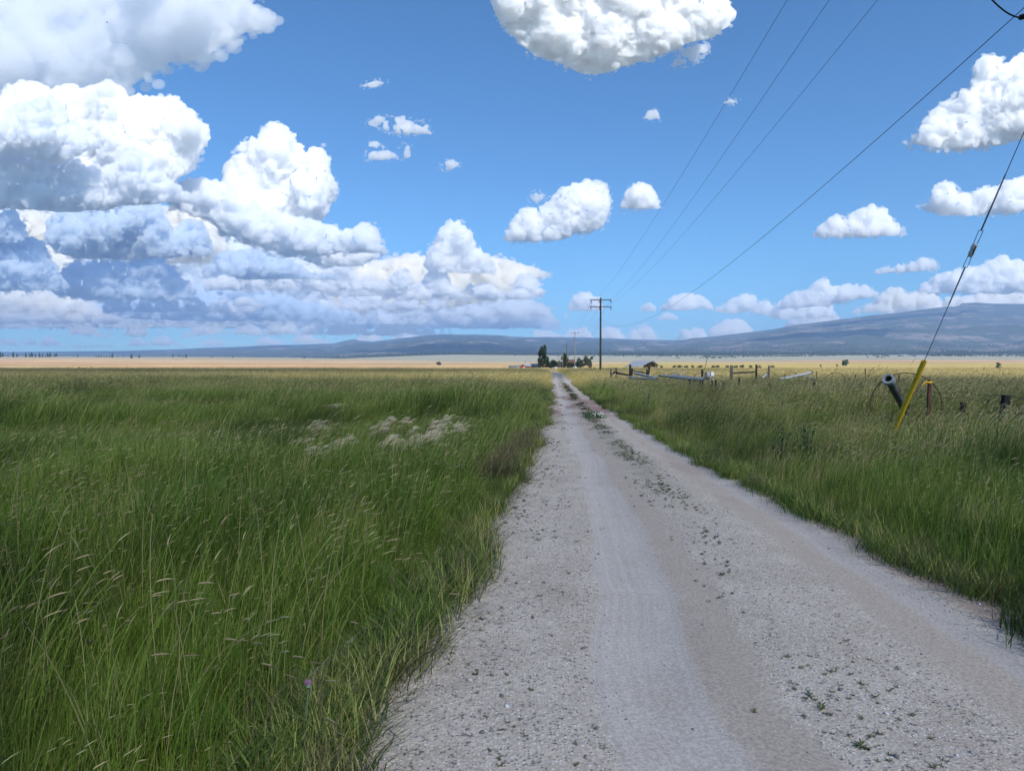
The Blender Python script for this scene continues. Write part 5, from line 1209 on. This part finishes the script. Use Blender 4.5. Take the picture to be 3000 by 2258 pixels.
    scatter('dead_grass', 'brown dead grass hanging over the left edge of the gravel', 'grass', [tuft(95 + k, 46, .07, .34, .0065, 0, seg=3, lean=.35, rnd=.5, mats=(GD, GD, GH)) for k in range(2)], X, Y, rng.uniform(.7, 1.4, n), rng)
    # weeds on the gravel
    def rosette(seed, n=16, r=.02):
        q = random.Random(seed); V, Fc = [], []
        for i in range(n):
            a = q.uniform(0, 6.283); l = r * q.uniform(.4, 1.6); w = l * .11; z = l * q.uniform(.05, .7); c, s_ = math.cos(a), math.sin(a); b = len(V)
            V += [(0, 0, .002), (c * l * .5 - s_ * w, s_ * l * .5 + c * w, z * .7), (c * l, s_ * l, z), (c * l * .5 + s_ * w, s_ * l * .5 - c * w, z * .7)]; Fc.append((b, b + 1, b + 2, b + 3))
        return join('weed_kind', (V, Fc, GS))
    n = 9500; Y = 1.7 + 58 * rng.random(n) ** 1.25; L_, R_ = road_l(Y), road_r(Y); s_ = np.where(rng.random(n) < .66, rng.normal(.60, .045, n), abs(rng.normal(0, .13, n)) + .01)
    X = L_ + s_ * (R_ - L_); k = (fbm(X, Y, .8, 3, 2) > -.12) & (s_ < .8); k &= ~((s_ > .4) & (Y < 7) & (rng.random(n) < .55)); X, Y = X[k], Y[k]
    bv = BVHTree.FromPolygons([v.co.copy() for v in bpy.data.objects['road'].data.vertices], [tuple(p.vertices) for p in bpy.data.objects['road'].data.polygons])
    def on_road(X, Y): return np.array([(bv.ray_cast(Vector((x, y, 2)), Vector((0, 0, -1)))[0] or Vector((0, 0, .03))).z for x, y in zip(X, Y)])
    n = len(X); sc_ = rng.uniform(.28, .85, n) * np.clip(.7 + Y / 22, .8, 2.1) * np.where(rng.random(n) < .06, 1.6, 1)
    gn_scatter('road_weeds', np.c_[X, Y, on_road(X, Y)], np.c_[rng.normal(0, .1, n), rng.normal(0, .1, n), rng.uniform(0, 6, n)], np.c_[sc_, sc_, sc_], rng.integers(0, 4, n), [rosette(k, 14 + 4 * k, .022) for k in range(4)], 'tiny flat weeds speckling the gravel', 'weeds')
    # loose stones
    def stone(seed):
        V, Fc = ICO[1]; q = np.random.default_rng(seed); V = V * (1 + q.uniform(-.25, .25, (len(V), 1))) * np.array([1, .8, .55]); me = mesh_np('stone_kind', V, Fc, ST); return me
    ST = mat('stone', build=lambda t, p: setc(t, p, mix(t, smooth(E(t, t.nodes.new('ShaderNodeObjectInfo').outputs['Random']), .2, .8), (.14, .14, .145), (.55, .54, .53))))
    n = 9000; Y = 1.7 + 14 * rng.random(n) ** 1.7; L_, R_ = road_l(Y), road_r(Y); s_ = rng.random(n); k = rng.random(n) < np.where((abs(s_ - .44) < .10) | (abs(s_ - .82) < .07), .12, 1.0); s_ = s_ * .97
    X = (L_ + s_ * (R_ - L_))[k]; Y = Y[k]; sz = rng.uniform(.0025, .0075, len(X)) * np.where(rng.random(len(X)) < .05, 2.2, 1)
    Z = on_road(X, Y)
    gn_scatter('gravel_stones', np.c_[X, Y, Z + sz * .2], rng.uniform(-.3, .3, (len(X), 3)) + [0, 0, 1] * rng.uniform(0, 6, (len(X), 1)), np.c_[sz, sz, sz], rng.integers(0, 3, len(X)), [stone(k) for k in range(3)], 'loose pale and dark stones on the gravel road', 'stones')
plant_grass()
# ------------------------------------------------------------------ plants one can pick out
def barley(px, top, Y, wpx, label, n, seed):
    rng = random.Random(seed); c = at(px, top, Y); w = wpx / F * Y / 2; H = max(c.z, .45) * 1.10
    t = thing('barley_clump', label, 'grass clump', (c.x, Y, 0), 'pale foxtail barley clumps in the left field')
    SV, SF, BV, BF = [], [], [], []
    for i in range(max(8, int(n * .52))):
        x, y = rng.gauss(0, w * .5), rng.gauss(0, .30); h = H * rng.uniform(.78, 1.02) * (1 - .25 * (x / w) ** 2); d = Vector((rng.uniform(.08, .20), rng.uniform(-.05, .05), rng.uniform(-.02, .09)))
        b = len(SV); SV += [(x - .0015, y, 0), (x + .0015, y, 0), (x + .05, y, h), (x + .053, y, h)]; SF.append((b, b + 1, b + 3, b + 2))
        for q in range(11):
            u = rng.random() * .5; p = Vector((x + .05, y, h)) + d * u * .7; e = d * rng.uniform(.35, .75) + Vector((rng.uniform(-.01, .03), rng.uniform(-.03, .03), rng.uniform(.0, .035) - .02 * q / 11)); m = p + e * .5 + Vector((0, 0, .022)); o = Vector((0, .0006, .0013)) * (Y / 10) ** .7; b = len(BV)
            BV += [tuple(p - o), tuple(p + o), tuple(m + o), tuple(m - o), tuple(p + e + Vector((0, 0, -.01)))]; BF += [(b, b + 1, b + 2, b + 3), (b + 3, b + 2, b + 4)]
    me = join('stems', (SV, SF, GD)); link('stems', me, t); me = join('seed_heads', (BV, BF, GB)); link('seed_heads', me, t)
BC = [(905, 1376, 9.3, 52, 'pale barley clump lowest and leftmost of all, arching right', 60), (955, 1360, 9.6, 52, 'broad cream barley clump touching the lowest one', 80), (998, 1338, 10.4, 60, 'brownish pink barley clump between the lowest pair and the long drift', 48), (870, 1318, 10.8, 24, 'small sparse tuft of pale heads at the far left of the clumps', 18),
      (1130, 1328, 10.6, 82, 'long pale drift of barley heads, longest of the clumps', 110), (1190, 1342, 10.3, 60, 'right hand tail of the long pale drift', 44), (1240, 1312, 11.2, 74, 'silvery barley clump right of the long drift', 90), (1268, 1290, 12.0, 56, 'barley clump stacked above the silvery one', 50), (1330, 1274, 13.0, 56, 'wispy barley clump furthest right', 46),
      (1262, 1252, 13.6, 48, 'tawny barley clump in the upper right of the group', 50), (1296, 1228, 14.6, 44, 'small bright barley clump at the top right', 40), (1104, 1268, 13.0, 60, 'flat barley clump left of the tawny one', 46), (1128, 1232, 14.6, 50, 'faint barley clump at the top middle', 34), (1178, 1232, 14.6, 40, 'thin barley clump right of the top middle one', 24),
      (905, 1256, 13.4, 66, 'scattered pale barley clump alone at the upper left', 40), (965, 1190, 20, 50, 'farthest pale streak of barley, above all the others', 30), (1200, 1275, 12.8, 30, 'narrow barley tuft between the flat clump and the stacked one', 16)]
for i, b in enumerate(BC): barley(*b, 200 + i)
def road_clump():
    rng = random.Random(3); c = Vector((gx(1735, 20.5), 20.5, .03)); t = thing('road_plant', 'green leafy clump with tiny white flowers growing in the middle of the road', 'plant', c)
    b1 = blades(rng, 300, .12, .30, .014, 3, .12, .8); link('leaves', join('leaves', (b1[0], b1[1], GG)), t)
    V, Fc = [], []
    for i in range(26):
        p = Vector((rng.uniform(-.05, .32), -.22 + rng.uniform(-.1, .1), rng.uniform(.08, .2))); s = .013; b = len(V); V += [tuple(p + Vector(q) * s) for q in ((-1, -.3, -1), (1, -.3, -1), (1, .3, 1), (-1, .3, 1))]; Fc.append((b, b + 1, b + 2, b + 3))
    link('flowers', join('flowers', (V, Fc, mat('petals', (.75, .75, .72)))), t)
    b2 = blades(rng, 150, .13, .22, .018, 3, .1, .8); me = join('low_leaves', (b2[0], b2[1], GG)); o = link('low_leaves', me, t); o.location = (.12, -.22, 0)
road_clump()
def thistle():
    p = at(903, 2015, 2.75); t = thing('thistle', 'single pink thistle flower on a thin stem, low in the left grass', 'flower', (p.x, p.y, 0))
    MB().tube([(0, 0, 0), (-.01, 0, p.z * .6), (0, 0, p.z)], [.004, .003, .003], 6).obj('stem', GG, t, True)
    MB().tube([(0, 0, p.z - .002), (0, 0, p.z + .006), (0, 0, p.z + .016)], [.004, .011, .008], 10).obj('bulb', GG, t, True)
    rng = random.Random(2); V, Fc = [], []
    for i in range(70):
        a = rng.uniform(0, 6.28); r = rng.uniform(.002, .017); q = Vector((math.cos(a) * r * .5, math.sin(a) * r * .5, p.z + .014)); e = Vector((math.cos(a) * r, math.sin(a) * r, p.z + .034)); b = len(V); V += [tuple(q - Vector((.0012, 0, 0))), tuple(q + Vector((.0012, 0, 0))), tuple(e)]; Fc.append((b, b + 1, b + 2))
    link('petals', join('petals', (V, Fc, mat('thistle_pink', (.42, .20, .40)))), t)
thistle()
def leafy(px, base, Y, H, label, seed):
    rng = random.Random(seed); c = Vector((gx(px, Y), Y, 0)); t = thing('leafy_weed', label, 'plant', c, 'dark leafy weeds in the right verge')
    mb = MB(); V, Fc = [], []
    for k in range(7):
        a = rng.uniform(0, 6.28); r = rng.uniform(.05, .25); tip = Vector((math.cos(a) * r, math.sin(a) * r, H * rng.uniform(.7, 1.05))); mb.tube([(tip.x * .2, tip.y * .2, 0), tip * .6, tip], [.006, .004, .002], 5)
        for j in range(26):
            q = tip * rng.uniform(.35, 1); an = rng.uniform(0, 6.28); l = .07 * rng.uniform(.5, 1.1); d = Vector((math.cos(an), math.sin(an), rng.uniform(-.1, .7))) * l; w = d.cross(Vector((0, 0, 1))).normalized() * l * .25; b = len(V)
            V += [tuple(q), tuple(q + d * .5 + w), tuple(q + d), tuple(q + d * .5 - w)]; Fc.append((b, b + 1, b + 2, b + 3))
    mb.obj('stem', GG, t, True); link('leaves', join('leaves', (V, Fc, GG)), t)
leafy(1893, 1160, 22, .95, 'tall dark leafy weed in the right verge below the black corral posts', 1)
leafy(2290, 1370, 11.0, .62, 'low dark leafy weed at the gravel side, nearest of the leafy weeds', 2)
leafy(2365, 1365, 11.4, .70, 'dark leafy weed just right of the nearest one', 3)
